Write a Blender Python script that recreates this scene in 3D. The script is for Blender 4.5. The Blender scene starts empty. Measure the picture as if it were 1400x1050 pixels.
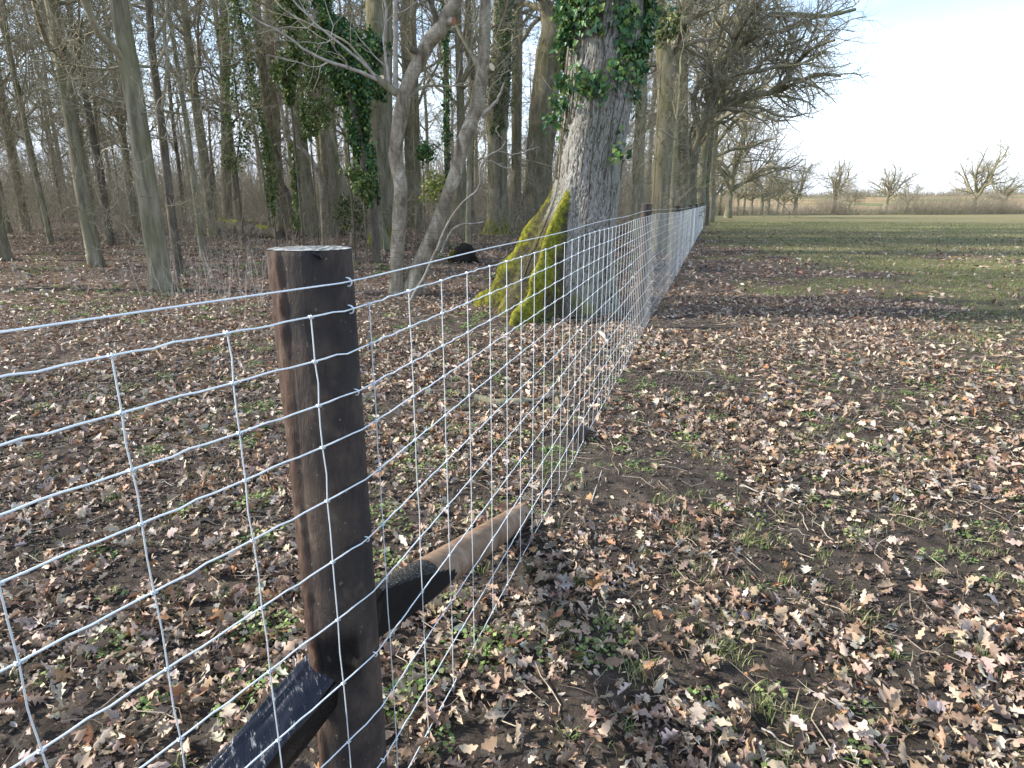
import bpy, math, random
import numpy as np
sc = bpy.context.scene
R = math.radians
# ---------------------------------------------------------------- camera
F = 850.0; PITCH = math.atan(241/F); H = 1.77
cam_d = bpy.data.cameras.new('camera'); cam = bpy.data.objects.new('camera', cam_d)
sc.collection.objects.link(cam); sc.camera = cam
cam_d.sensor_width = 36.0; cam_d.lens = F/1400*36.0
cam_d.clip_start = 0.05; cam_d.clip_end = 3000
cam.location = (0, 0, H); cam.rotation_euler = (math.pi/2-PITCH, 0, 0)
# ---------------------------------------------------------------- sky and sun
SUN_AZ, SUN_EL = R(-86), R(31)        # azimuth from +Y towards +X
w = bpy.data.worlds.new('World'); sc.world = w; w.use_nodes = True
nt = w.node_tree; N = nt.nodes; L = nt.links
bg = N['Background']
sky = N.new('ShaderNodeTexSky'); sky.sky_type = 'NISHITA'; sky.sun_disc = False
sky.sun_elevation = SUN_EL; sky.sun_rotation = SUN_AZ; sky.air_density = 1.0; sky.dust_density = 1.0
tc = N.new('ShaderNodeTexCoord'); mp = N.new('ShaderNodeMapping'); mp.inputs['Scale'].default_value = (1.6, 1.6, 5.0)
L.new(tc.outputs['Generated'], mp.inputs['Vector'])
nz = N.new('ShaderNodeTexNoise'); nz.inputs['Scale'].default_value = 1.6; nz.inputs['Detail'].default_value = 7
nz.inputs['Roughness'].default_value = 0.55
L.new(mp.outputs['Vector'], nz.inputs['Vector'])
cr = N.new('ShaderNodeValToRGB'); cr.color_ramp.elements[0].position = 0.40; cr.color_ramp.elements[1].position = 0.62
L.new(nz.outputs['Fac'], cr.inputs['Fac'])
sx = N.new('ShaderNodeSeparateXYZ'); L.new(tc.outputs['Generated'], sx.inputs['Vector'])
mr = N.new('ShaderNodeMapRange'); mr.inputs['From Min'].default_value = 0.02; mr.inputs['From Max'].default_value = 0.24
mr.inputs['To Min'].default_value = 0.95; mr.inputs['To Max'].default_value = 0.0; L.new(sx.outputs['Z'], mr.inputs['Value'])
ad = N.new('ShaderNodeMath'); ad.operation = 'MULTIPLY_ADD'; ad.inputs[1].default_value = 0.5; ad.use_clamp = True
L.new(cr.outputs['Color'], ad.inputs[0]); L.new(mr.outputs['Result'], ad.inputs[2])
mx = N.new('ShaderNodeMixRGB'); mx.inputs['Color2'].default_value = (4.0, 4.45, 5.15, 1)
L.new(ad.outputs[0], mx.inputs['Fac']); L.new(sky.outputs['Color'], mx.inputs['Color1'])
L.new(mx.outputs['Color'], bg.inputs['Color']); bg.inputs['Strength'].default_value = 0.145
sd = bpy.data.lights.new('sun', 'SUN'); so = bpy.data.objects.new('sun', sd); sc.collection.objects.link(so)
sd.energy = 3.1; sd.angle = R(2.2); sd.color = (1.0, 0.93, 0.82)
from mathutils import Vector
sv = Vector((math.sin(SUN_AZ)*math.cos(SUN_EL), math.cos(SUN_AZ)*math.cos(SUN_EL), math.sin(SUN_EL)))
so.rotation_euler = sv.to_track_quat('Z', 'Y').to_euler(); so.location = (-20, 10, 30)
sc.view_settings.view_transform = 'Standard'; sc.view_settings.look = 'None'
sc.view_settings.exposure = 1.46; sc.view_settings.gamma = 1.0
sc.cycles.max_bounces = 5; sc.cycles.diffuse_bounces = 3; sc.cycles.transparent_max_bounces = 6
# ---------------------------------------------------------------- helpers
col = sc.collection
rs = np.random.RandomState
def hsh(i, j, s=0):
    h = (i.astype(np.int64)*374761393 + j.astype(np.int64)*668265263 + s*974711) & 0xffffffff
    h = ((h ^ (h >> 13))*1274126177) & 0xffffffff
    return ((h ^ (h >> 16)) & 0xffff)/65535.0
def vn(x, y, s=0):
    x = np.asarray(x, float); y = np.asarray(y, float)
    i = np.floor(x); j = np.floor(y); u = x-i; v = y-j; u = u*u*(3-2*u); v = v*v*(3-2*v)
    return (hsh(i, j, s)*(1-u)+hsh(i+1, j, s)*u)*(1-v) + (hsh(i, j+1, s)*(1-u)+hsh(i+1, j+1, s)*u)*v
def fbm(x, y, s=0, o=4):
    t = 0; a = .5
    for k in range(o): t = t+a*vn(x*2**k, y*2**k, s+k*7); a *= .5
    return t/(1-.5**o)
def sst(a, b, x): t = np.clip((x-a)/(b-a), 0, 1); return t*t*(3-2*t)
def smin(x): return np.asarray(x, float)

# the fence line: A (out of frame left) - P (near post) - Q (second post) - end
PX = np.array([-0.383, 1.450]); a_ = R(30.3); DL = np.array([math.sin(a_), math.cos(a_)])
D1 = np.array([0.2923, 0.9563]); D2 = np.array([0.3032, 0.9529])
QX = PX + D1*8.25
EX = QX + D2*52.0
def fence_off(x, y):
    'signed distance right of the fence'
    return (x-PX[0])*D1[1]-(y-PX[1])*D1[0]
def ground_z(x, y, fine=True):
    x = smin(x); y = smin(y)
    o = fence_off(x, y)
    left = 1-sst(-9, 1, o)
    z = .0175*np.clip(y-8, 0, 60)*left + .40*sst(12, 58, y)*(1-left)
    far = sst(170, 520, np.hypot(x*.7, y)); z = z + far*9.5*(.75+.5*vn(x/140+3, y/200, 5))
    z = z + .10*(fbm(x/5., y/5., 1, 3)-.5)*sst(2.5, 9, np.hypot(x, y)) 
    z = z + .05*np.exp(-(((x-.85)/.5)**2+((y-3.8)/.4)**2)) + .06*np.exp(-(((x-1.65)/.7)**2+((y-6.3)/.4)**2))
    if fine:
        z = z + .045*(fbm(x/.55, y/.55, 11, 3)-.5) + .035*(fbm(x/.12, y/.12, 21, 3)-.5)
    return z
def px_dir(x, y):
    a = (x-700)/F; b = (525-y)/F
    return np.array([a, math.cos(PITCH)+b*math.sin(PITCH), -math.sin(PITCH)+b*math.cos(PITCH)])
def at(x, y, Y):
    'the point seen at photo pixel x, y that stands Y metres ahead'
    d = px_dir(x, y); return np.array([0, 0, H])+d*(Y/d[1])
def on_ground(x, y):
    d = px_dir(x, y)
    if d[2] > -.004: d[2] = -.004
    lo, t = 0, .5
    while t < 600:
        p = d*t
        if H+p[2] < float(ground_z(p[0], p[1], False)): break
        lo = t; t *= 1.02
    for _ in range(12):
        m = (lo+t)/2; p = d*m
        if H+p[2] < float(ground_z(p[0], p[1], False)): t = m
        else: lo = m
    return np.array([0, 0, H])+d*t
def mpp(x, y, Y): return Y/px_dir(x, y)[1]/F     # metres per photo pixel there

def tag(o, label=None, cat=None, group=None, kind=None):
    if label: o['label'] = label
    if cat: o['category'] = cat
    if group: o['group'] = group
    if kind: o['kind'] = kind
    return o
def empty(name, loc=(0, 0, 0)):
    o = bpy.data.objects.new(name, None); o.location = loc; o.empty_display_size = .2; col.objects.link(o); return o
class MB:
    'collects vertex and face arrays, then links them as one mesh object'
    def __init__(s): s.v = []; s.q = []; s.t = []; s.n = 0; s.a = {}
    def add(s, v, q=None, t=None, **attrs):
        v = np.asarray(v, float).reshape(-1, 3)
        s.v.append(v)
        if q is not None and len(q): s.q.append(np.asarray(q, np.int64).reshape(-1, 4)+s.n)
        if t is not None and len(t): s.t.append(np.asarray(t, np.int64).reshape(-1, 3)+s.n)
        for k, x in attrs.items(): s.a.setdefault(k, []).append(np.asarray(x, float))
        s.n += len(v)
    def mesh(s, name, mat, smooth=True, origin=(0, 0, 0)):
        v = np.concatenate(s.v)-np.asarray(origin, float)
        q = np.concatenate(s.q) if s.q else np.zeros((0, 4), int); t = np.concatenate(s.t) if s.t else np.zeros((0, 3), int)
        me = bpy.data.meshes.new(name)
        me.vertices.add(len(v)); me.vertices.foreach_set('co', v.astype(np.float32).ravel())
        nl = q.size+t.size; me.loops.add(nl)
        me.loops.foreach_set('vertex_index', np.concatenate([q.ravel(), t.ravel()]).astype(np.int32))
        me.polygons.add(len(q)+len(t))
        st = np.concatenate([np.arange(len(q))*4, q.size+np.arange(len(t))*3]).astype(np.int32)
        me.polygons.foreach_set('loop_start', st)
        if smooth: me.polygons.foreach_set('use_smooth', np.ones(len(q)+len(t), bool))
        for k, lst in s.a.items():
            arr = np.concatenate(lst)
            if arr.ndim == 1:
                at_ = me.attributes.new(k, 'FLOAT', 'POINT'); at_.data.foreach_set('value', arr.astype(np.float32))
            else:
                at_ = me.attributes.new(k, 'FLOAT_COLOR', 'POINT')
                at_.data.foreach_set('color', np.c_[arr, np.ones(len(arr))].astype(np.float32).ravel())
        me.update(); me.validate()
        me.materials.append(mat); return me
    def build(s, name, mat, parent=None, smooth=True, origin=(0, 0, 0)):
        me = s.mesh(name, mat, smooth, origin)
        o = bpy.data.objects.new(name, me); col.objects.link(o)
        if parent is not None: o.parent = parent
        else: o.location = origin
        return o
def norm(v): return v/np.maximum(np.linalg.norm(v, axis=-1, keepdims=True), 1e-9)
def tubes(P, Rr, k):
    'P[B,N,3], R[B,N] -> verts, quads'
    P = np.asarray(P, float); Rr = np.asarray(Rr, float); B, n, _ = P.shape
    T = np.gradient(P, axis=1); T = norm(T)
    ov = norm(P[:, -1]-P[:, 0]); ref = np.where(np.abs(ov[:, 2:3]) < .8, np.array([[0, 0, 1.]]), np.array([[1., 0, 0]]))
    U = norm(np.cross(T, ref[:, None, :])); V = np.cross(T, U)
    an = np.arange(k)*2*math.pi/k
    v = P[:, :, None, :]+Rr[:, :, None, None]*(U[:, :, None, :]*np.cos(an)[None, None, :, None]+V[:, :, None, :]*np.sin(an)[None, None, :, None])
    b, i, j = np.meshgrid(np.arange(B), np.arange(n-1), np.arange(k), indexing='ij')
    j2 = (j+1) % k; base = b*n*k
    q = np.stack([base+i*k+j, base+i*k+j2, base+(i+1)*k+j2, base+(i+1)*k+j], -1).reshape(-1, 4)
    return v.reshape(-1, 3), q
def resample(pts, n):
    'catmull-like smooth resample of polyline with any columns'
    pts = np.asarray(pts, float); d = np.r_[0, np.cumsum(np.linalg.norm(np.diff(pts[:, :3], axis=0), axis=1))]
    t = np.linspace(0, d[-1], n); m = np.gradient(pts, d, axis=0) if len(pts) > 2 else np.repeat([(pts[1]-pts[0])/d[-1]], 2, 0)
    i = np.clip(np.searchsorted(d, t, side='right')-1, 0, len(d)-2); h = (d[i+1]-d[i])[:, None]; s = ((t-d[i])/(d[i+1]-d[i]))[:, None]
    return ((2*s**3-3*s**2+1)*pts[i]+(s**3-2*s**2+s)*h*m[i]+(-2*s**3+3*s**2)*pts[i+1]+(s**3-s**2)*h*m[i+1])

# ---------------------------------------------------------------- materials
class NM:
    def __init__(s, name, rough=.8, spec=.3):
        s.m = bpy.data.materials.new(name); s.m.use_nodes = True; s.t = s.m.node_tree
        s.b = s.t.nodes['Principled BSDF']; s.b.inputs['Roughness'].default_value = rough
        s.b.inputs['Specular IOR Level'].default_value = spec
    def n(s, typ, **kw):
        x = s.t.nodes.new(typ)
        for k, v in kw.items():
            if hasattr(x, k) and not k[0].isupper(): setattr(x, k, v)
            else: x.inputs[k.replace('_', ' ')].default_value = v
        return x
    def l(s, a, b): s.t.links.new(a, b)
    def coords(s, scale=(1, 1, 1)):
        c = s.n('ShaderNodeTexCoord'); m = s.n('ShaderNodeMapping'); m.inputs['Scale'].default_value = scale
        s.l(c.outputs['Object'], m.inputs['Vector']); return m.outputs['Vector']
    def noise(s, vec, scale, detail=4, rough=.6, dist=0):
        x = s.n('ShaderNodeTexNoise'); x.inputs['Scale'].default_value = scale; x.inputs['Detail'].default_value = detail
        x.inputs['Roughness'].default_value = rough; x.inputs['Distortion'].default_value = dist; s.l(vec, x.inputs['Vector']); return x
    def ramp(s, fac, *stops):
        x = s.n('ShaderNodeValToRGB'); e = x.color_ramp.elements
        while len(e) < len(stops): e.new(.5)
        for i, (p, c) in enumerate(stops):
            e[i].position = p; e[i].color = (*c, 1) if len(c) == 3 else c
        s.l(fac, x.inputs['Fac']); return x.outputs['Color']
    def mix(s, f, a, b, mode='MIX'):
        x = s.n('ShaderNodeMixRGB'); x.blend_type = mode
        for i, k in ((f, 'Fac'), (a, 'Color1'), (b, 'Color2')):
            if hasattr(i, 'is_output') or hasattr(i, 'links'): s.l(i, x.inputs[k])
            else: x.inputs[k].default_value = i if k == 'Fac' else (*i, 1)
        return x.outputs['Color']
    def math(s, op, a, b=0.0, clamp=False):
        x = s.n('ShaderNodeMath'); x.operation = op; x.use_clamp = clamp
        for i, v in enumerate((a, b)):
            if hasattr(v, 'links'): s.l(v, x.inputs[i])
            else: x.inputs[i].default_value = v
        return x.outputs[0]
    def attr(s, name, out='Fac'):
        x = s.n('ShaderNodeAttribute'); x.attribute_name = name; return x.outputs[out]
    def bump(s, h, strength=.5, dist=.02):
        x = s.n('ShaderNodeBump'); x.inputs['Strength'].default_value = strength; x.inputs['Distance'].default_value = dist
        s.l(h, x.inputs['Height']); s.l(x.outputs['Normal'], s.b.inputs['Normal']); return x
    def color(s, c):
        if hasattr(c, 'links'): s.l(c, s.b.inputs['Base Color'])
        else: s.b.inputs['Base Color'].default_value = (*c, 1)
        return s
def bark(name, c0, c1, c2, scale=6, stretch=.25, moss=0.0, bstr=.8, bdist=.03):
    M = NM(name, .9, .15); v = M.coords((1, 1, stretch))
    a = M.noise(v, scale, 6, .65, .3); b = M.noise(M.coords((1, 1, .6)), 1.1, 3, .5)
    c = M.ramp(a.outputs['Fac'], (.30, c0), (.5, c1), (.72, c2))
    g = M.ramp(b.outputs['Fac'], (.42, (0, 0, 0)), (.62, (1, 1, 1)))
    if moss > 0: c = M.mix(M.math('MULTIPLY', g, moss), c, (.12, .125, .045))
    ft = M.attr('foot'); fm = M.ramp(M.math('ADD', ft, M.math('MULTIPLY', a.outputs['Fac'], .4)), (.50, (0, 0, 0)), (.75, (1, 1, 1)))
    c = M.mix(fm, c, M.ramp(a.outputs['Fac'], (.35, (.05, .055, .01)), (.55, (.17, .18, .02)), (.7, (.30, .31, .035))))
    M.color(c); M.bump(a.outputs['Fac'], bstr, bdist); return M.m
m_bark_grey = bark('bark_grey', (.10, .095, .062), (.22, .205, .145), (.36, .335, .25), 7, .22, .6)
m_bark_green = bark('bark_algae', (.09, .08, .055), (.21, .19, .13), (.33, .30, .22), 8, .15, .5)
def mk_pale():
    M = NM('bark_smooth_pale', .8, .2); v = M.coords((1, 1, .5)); a = M.noise(v, 5, 6, .65, .8); b = M.noise(M.coords((.7, .7, 7)), 6, 4, .6); d = M.noise(M.coords((1, 1, .35)), 26, 5, .7)
    c = M.ramp(a.outputs['Fac'], (.34, (.11, .088, .06)), (.47, (.24, .20, .145)), (.58, (.35, .305, .23)), (.70, (.50, .47, .40)))
    c = M.mix(M.ramp(b.outputs['Fac'], (.56, (0, 0, 0)), (.66, (.6, .6, .6))), c, (.12, .095, .07)); c = M.mix(.35, c, M.ramp(d.outputs['Fac'], (.3, (.4, .4, .4)), (.7, (1.5, 1.5, 1.5))), 'MULTIPLY')
    M.color(c); M.bump(M.math('ADD', a.outputs['Fac'], M.math('ADD', M.math('MULTIPLY', b.outputs['Fac'], .4), M.math('MULTIPLY', d.outputs['Fac'], .4))), .6, .02); return M.m
m_bark_pale = mk_pale()
m_bark_dark = bark('bark_dark', (.05, .042, .034), (.12, .10, .08), (.20, .17, .135), 7, .3, .3)
m_twig = bark('twig_bark', (.15, .135, .09), (.29, .26, .18), (.42, .38, .28), 4, 1, .2, .2, .005)
m_twig_brown = bark('twig_bark_brown', (.17, .15, .11), (.31, .275, .205), (.44, .39, .30), 4, 1, .1, .2, .005)
m_twig_pale = bark('dead_twig_pale', (.22, .19, .16), (.40, .36, .31), (.52, .48, .44), 9, 1, 0, .2, .004)
def mk_moss():
    M = NM('moss', .95, .05); v = M.coords()
    a = M.noise(v, 14, 5, .7); c = M.ramp(a.outputs['Fac'], (.3, (.05, .06, .006)), (.55, (.17, .19, .012)), (.75, (.33, .34, .03)))
    M.color(c); M.bump(a.outputs['Fac'], 1, .03); return M.m
m_moss = mk_moss()
def mk_oak():
    M = NM('oak_bark', .9, .12); v = M.coords((1, 1, .28))
    a = M.noise(v, 30, 5, .65, .4); ck = M.attr('crack'); ms = M.attr('moss')
    big = M.noise(M.coords((1, 1, .7)), 1.6, 4, .55)
    c = M.ramp(a.outputs['Fac'], (.3, (.19, .178, .155)), (.5, (.30, .285, .25)), (.72, (.43, .41, .37)))
    c = M.mix(M.ramp(big.outputs['Fac'], (.42, (0, 0, 0)), (.62, (.55, .55, .55))), c, (.20, .205, .15))
    f = M.ramp(ck, (.0, (.85, .85, .85)), (.55, (0, 0, 0)))
    c = M.mix(f, c, (.040, .032, .024))
    mn = M.noise(M.coords(), 14, 6, .8); mb_ = M.noise(M.coords(), 3.2, 4, .6); rg_ = M.attr('ridge')
    mc = M.ramp(mn.outputs['Fac'], (.36, (.05, .05, .012)), (.52, (.17, .17, .02)), (.68, (.36, .35, .045)))
    dk = M.ramp(mn.outputs['Fac'], (.36, (.030, .026, .016)), (.52, (.075, .066, .038)), (.68, (.13, .12, .06)))
    lv = M.math('ADD', M.math('MULTIPLY', rg_, .55), M.math('ADD', M.math('MULTIPLY', mb_.outputs['Fac'], 2.0), -.82))
    mc = M.mix(M.ramp(lv, (.12, (0, 0, 0)), (.55, (1, 1, 1))), dk, mc)  # moss painted as lit along the ridges and shaded on the flanks
    mf = M.ramp(M.math('ADD', ms, M.math('MULTIPLY', mn.outputs['Fac'], .5)), (.45, (0, 0, 0)), (.8, (1, 1, 1)))
    c = M.mix(mf, c, mc); M.color(c)
    h = M.math('ADD', a.outputs['Fac'], M.math('MULTIPLY', mn.outputs['Fac'], .8)); M.bump(h, .7, .02); return M.m
m_oak = mk_oak()
def mk_leaf(name, rough=.6, spec=.35, trans=.12):
    M = NM(name, rough, spec); c = M.attr('tint', 'Color')
    a = M.noise(M.coords(), 60, 3, .6); c2 = M.mix(.35, c, M.ramp(a.outputs['Fac'], (.3, (.55, .55, .55)), (.7, (1.25, 1.25, 1.25))), 'MULTIPLY')
    M.color(c2)
    if trans:
        tr = M.n('ShaderNodeBsdfTranslucent'); M.l(c2, tr.inputs['Color']); ms = M.n('ShaderNodeMixShader'); ms.inputs[0].default_value = trans
        out = M.t.nodes['Material Output']; M.l(M.b.outputs[0], ms.inputs[1]); M.l(tr.outputs[0], ms.inputs[2]); M.l(ms.outputs[0], out.inputs['Surface'])
    return M.m
m_litter = mk_leaf('dead_leaf', .55, .35, .10)
m_green = mk_leaf('grass_blade', .5, .35, .25)
m_ivy = mk_leaf('ivy_leaf', .42, .32, .15)
def mk_ground():
    M = NM('ground_soil', .95, .12); v = M.coords()
    a = M.noise(v, 9, 8, .7); b = M.noise(v, 70, 5, .7); g = M.attr('grass'); lt = M.attr('litter'); fr = M.attr('far')
    soil = M.ramp(a.outputs['Fac'], (.3, (.034, .028, .023)), (.5, (.088, .073, .060)), (.7, (.18, .148, .12)))
    vo = M.n('ShaderNodeTexVoronoi'); vo.inputs['Scale'].default_value = 11; M.l(v, vo.inputs['Vector'])
    leafc = M.ramp(M.n('ShaderNodeSeparateColor').outputs[0], (0, (0, 0, 0)), (1, (1, 1, 1)))
    sp = M.n('ShaderNodeSeparateColor'); M.l(vo.outputs['Color'], sp.inputs[0])
    leafc = M.ramp(sp.outputs[0], (.0, (.06, .042, .03)), (.35, (.15, .105, .078)), (.7, (.25, .18, .135)), (1., (.38, .29, .22)))
    c = M.mix(lt, soil, leafc)
    gn = M.noise(v, 3, 8, .75)
    gc = M.ramp(gn.outputs['Fac'], (.3, (.12, .105, .05)), (.5, (.21, .19, .088)), (.7, (.33, .29, .15)))
    c = M.mix(g, c, gc)
    fn = M.noise(v, .02, 3, .5)
    fc = M.ramp(fn.outputs['Fac'], (.42, (.13, .15, .06)), (.52, (.30, .20, .11)), (.62, (.24, .19, .12)))
    c = M.mix(fr, c, fc)
    M.color(c); M.bump(M.math('ADD', a.outputs['Fac'], M.math('MULTIPLY', b.outputs['Fac'], .9)), 1, .045); return M.m
m_ground = mk_ground()

# ---------------------------------------------------------------- ground
BARE = [(.82, 3.85, .72, .50), (1.65, 6.3, .80, .5), (-.7, 9.7, 1.3, .9), (.42, 4.3, .3, .5), (2.6, 9.5, .9, .6), (1.0, 2.0, .22, .3), (-.1, 2.75, .2, .16)]
def litter_density(x, y):
    o = fence_off(x, y); g = grass_mask(x, y)
    d = .30+.70*sst(.38, .62, fbm(x/.55, y/.55, 31, 3)); d = d*(1-.8*g)
    for bx, by, ax, ay in BARE:
        e = ((x-bx)/ax)**2+((y-by)/ay)**2+1.1*(fbm(x/.35, y/.35, 51, 3)-.5)
        d = d*(.07+.93*sst(.55, 1.25, e))
    return d
def grass_mask(x, y):
    o = fence_off(x, y)
    n = fbm(x/1.9+9, y/1.9, 41, 4)
    f = sst(1.2, 8, o+.05*y)*.6+sst(18, 45, y)*sst(-2, 2, o-1)*.9
    return np.clip(sst(.62, .80, n+f*.55), 0, 1)*sst(.4, 1.5, o+.02*y)
def axis(nn, a, sc_, c0): u = np.linspace(-1, 1, nn); return c0+sc_*np.sinh(u*a)
gx = axis(620, 6.6, 2.0, 0.0); gy = axis(620, 6.6, 2.0, 3.2); gy = gy[gy > -60]
GX, GY = np.meshgrid(gx, gy); GZ = ground_z(GX, GY)
mb = MB(); ny, nx = GX.shape; idx = np.arange(nx*ny).reshape(ny, nx)
q = np.stack([idx[:-1, :-1], idx[:-1, 1:], idx[1:, 1:], idx[1:, :-1]], -1).reshape(-1, 4)
gr = grass_mask(GX, GY).ravel(); ff = sst(150, 210, np.hypot(GX, GY)).ravel()
dist = np.hypot(GX, GY).ravel()
lit = np.clip(litter_density(GX, GY).ravel()*sst(2, 14, dist)*.8, 0, 1)
mb.add(np.c_[GX.ravel(), GY.ravel(), GZ.ravel()], q, grass=gr*.85*sst(6, 22, dist), litter=lit, far=ff)
o = mb.build('ground', m_ground); tag(o, kind='structure', label='dark soil of the wood floor running into the grass field', cat='ground')

# ---------------------------------------------------------------- leaf litter
def scatter(rng, n, rmin, rmax, dens, amin=-48, amax=48):
    r = np.sqrt(rng.uniform(rmin**2, rmax**2, n)); a = np.radians(rng.uniform(amin, amax, n))
    x = r*np.sin(a); y = r*np.cos(a); k = rng.rand(n) < dens(x, y); return x[k], y[k]
PAL = np.array([1.06, 1.10, 1.14])*np.array([(.44, .33, .235), (.35, .245, .165), (.25, .16, .105), (.38, .315, .255), (.31, .16, .075), (.15, .10, .07), (.54, .44, .33), (.21, .15, .11), (.29, .22, .165)])
PW = np.array([.14, .17, .15, .14, .05, .12, .05, .10, .08]); PW = PW/PW.sum()
def leaf_template(rows):
    t = np.linspace(0, 1, rows)
    wd = np.sin(np.pi*np.clip(t*.93+.035, 0, 1))**.75*(.22+.14*t)
    wd[0] = .02; wd[-1] = .07
    return t-.5, wd
def add_leaves(mb, rng, x, y, size, rows, lift=.02, tilt=.45):
    n = len(x); t, wd = leaf_template(rows)
    s = size*rng.uniform(.5, 1.45, n)
    asym = 1+.3*(rng.rand(n, rows, 2)-.5)
    if rows > 6:
        ph = rng.uniform(0, 6.28, (n, 1, 2))*.25+np.array([0, .5]); dp = rng.uniform(.25, .62, (n, 1, 1)); nf = rng.uniform(2.6, 3.8, (n, 1, 1))
        asym = asym*(1+dp*np.cos(2*np.pi*nf*t[None, :, None]+ph))
    curl = rng.uniform(-.6, 1.9, n); bend = rng.uniform(-1.3, 1.3, n); ww = rng.uniform(.5, 1.05, n)
    P = np.zeros((n, rows, 3, 3))
    for k, sg in enumerate((-1, 0, 1)):
        wk = sg*wd[None, :]*ww[:, None]*(asym[:, :, 0 if sg < 0 else 1] if sg else 1)
        P[:, :, k, 0] = wk*np.cos(curl*.5)[:, None]
        P[:, :, k, 1] = t[None, :]
        P[:, :, k, 2] = np.abs(wk)*curl[:, None]*.8+(t[None, :]**2)*bend[:, None]*.6+rng.uniform(-.03, .03, (n, rows))
    P *= s[:, None, None, None]
    yaw = rng.uniform(0, 2*np.pi, n); tx = rng.normal(0, tilt, n); ty = rng.normal(0, tilt, n)
    P = P.reshape(n, -1, 3)
    c, sn = np.cos(tx)[:, None], np.sin(tx)[:, None]; Y = P[:, :, 1]*c-P[:, :, 2]*sn; Z = P[:, :, 1]*sn+P[:, :, 2]*c
    c, sn = np.cos(ty)[:, None], np.sin(ty)[:, None]; X = P[:, :, 0]*c+Z*sn; Z = -P[:, :, 0]*sn+Z*c
    c, sn = np.cos(yaw)[:, None], np.sin(yaw)[:, None]; X2 = X*c-Y*sn; Y2 = X*sn+Y*c
    zz = ground_z(x, y)+rng.uniform(.003, lift, n)-np.minimum(Z.min(1), 0)*.55
    V = np.stack([X2+x[:, None], Y2+y[:, None], Z+zz[:, None]], -1)
    i, k = np.meshgrid(np.arange(rows-1), np.arange(2), indexing='ij'); b = (i*3+k).ravel()
    q = np.stack([b, b+1, b+4, b+3], -1)
    Q = (q[None]+(np.arange(n)*rows*3)[:, None, None]).reshape(-1, 4)
    c = PAL[rng.choice(len(PAL), n, p=PW)]*rng.uniform(.7, 1.3, (n, 1))*rng.uniform(.93, 1.07, (n, 3))
    mb.add(V, Q, tint=np.repeat(c, rows*3, 0))
rng = rs(3); mb = MB()
x, y = scatter(rng, 21000, .9, 5.2, litter_density, -62, 62); add_leaves(mb, rng, x, y, .058, 13, .04, .6)
x, y = scatter(rng, 34000, .9, 5.2, litter_density, -62, 62); add_leaves(mb, rng, x, y, .026, 5, .014, .7)
x, y = scatter(rng, 62000, 5.2, 14, litter_density, -52, 52); add_leaves(mb, rng, x, y, .068, 7, .04, .55)
x, y = scatter(rng, 90000, 14, 46, litter_density); add_leaves(mb, rng, x, y, .115, 3, .05)
o = mb.build('leaf_litter', m_litter, smooth=False); tag(o, 'fallen brown oak leaves carpeting the soil', 'leaf litter', kind='stuff')

# ---------------------------------------------------------------- grass and weeds
def add_blades(mb, rng, x, y, hgt, wid, cols, lean=.5, segs=3):
    n = len(x); h = hgt*rng.uniform(.5, 1.3, n); a = rng.uniform(0, 2*np.pi, n); ln = rng.uniform(.1, 1, n)*lean*h*1.4
    t = np.linspace(0, 1, segs+1); z0 = ground_z(x, y)
    fx, fy = np.cos(a), np.sin(a); sx_, sy_ = -fy, fx; wv = wid*(1-t**1.5*.93)
    V = np.zeros((n, segs+1, 2, 3))
    for k, sg in enumerate((-1, 1)):
        V[:, :, k, 0] = x[:, None]+fx[:, None]*ln[:, None]*t**2+sg*sx_[:, None]*wv
        V[:, :, k, 1] = y[:, None]+fy[:, None]*ln[:, None]*t**2+sg*sy_[:, None]*wv
        V[:, :, k, 2] = z0[:, None]+h[:, None]*t*(1-.35*t*lean)
    i = np.arange(segs)*2; q = np.stack([i, i+1, i+3, i+2], -1)
    Q = (q[None]+(np.arange(n)*(segs+1)*2)[:, None, None]).reshape(-1, 4)
    c = cols[rng.randint(len(cols), size=n)]*rng.uniform(.75, 1.25, (n, 1))
    mb.add(V, Q, tint=np.repeat(c, (segs+1)*2, 0))
GC = np.array([(.14, .20, .055), (.19, .24, .075), (.25, .28, .11), (.13, .17, .06), (.42, .37, .22), (.34, .30, .17)])
def tufts(rng, cx, cy, n, rad): 
    k = rng.randint(len(cx), size=n); r = rad*np.abs(rng.normal(0, .6, n)); a = rng.uniform(0, 2*np.pi, n)
    return cx[k]+r*np.cos(a), cy[k]+r*np.sin(a)
rng = rs(8); mb = MB()
spots = [(900, 545), (925, 540), (985, 512), (1050, 545), (1075, 555), (1085, 520), (1065, 470), (1090, 600), (1075, 640), (880, 915), (872, 925), (1000, 860), (985, 890), (1010, 905), (820, 855), (1075, 1035), (1040, 970), (940, 860), (1150, 600), (1230, 700), (1180, 850), (1300, 560), (1340, 900),
         (780, 870), (930, 735), (1020, 740), (1045, 745), (860, 1010), (1085, 980), (1030, 450), (1060, 430), (1000, 520), (960, 505), (1040, 330), (1020, 350), (1075, 360), (765, 850), (790, 800), (905, 690), (1075, 800)]
gp = np.array([on_ground(*s)[:2] for s in spots])
x, y = tufts(rng, gp[:, 0], gp[:, 1], 2600, .10); add_blades(mb, rng, x, y, .06, .0022, GC, .8)
cx, cy = scatter(rng, 3800, 1, 9, lambda x, y: .16+.84*grass_mask(x, y), -60, 60)
k = fence_off(cx, cy) > -8; x, y = tufts(rng, cx[k], cy[k], 16000, .06); add_blades(mb, rng, x, y, .05, .0022, GC, .9)
cx, cy = scatter(rng, 16000, 8, 26, grass_mask); x, y = tufts(rng, cx, cy, 45000, .09); add_blades(mb, rng, x, y, .065, .005, GC, .8, 2)
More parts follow.
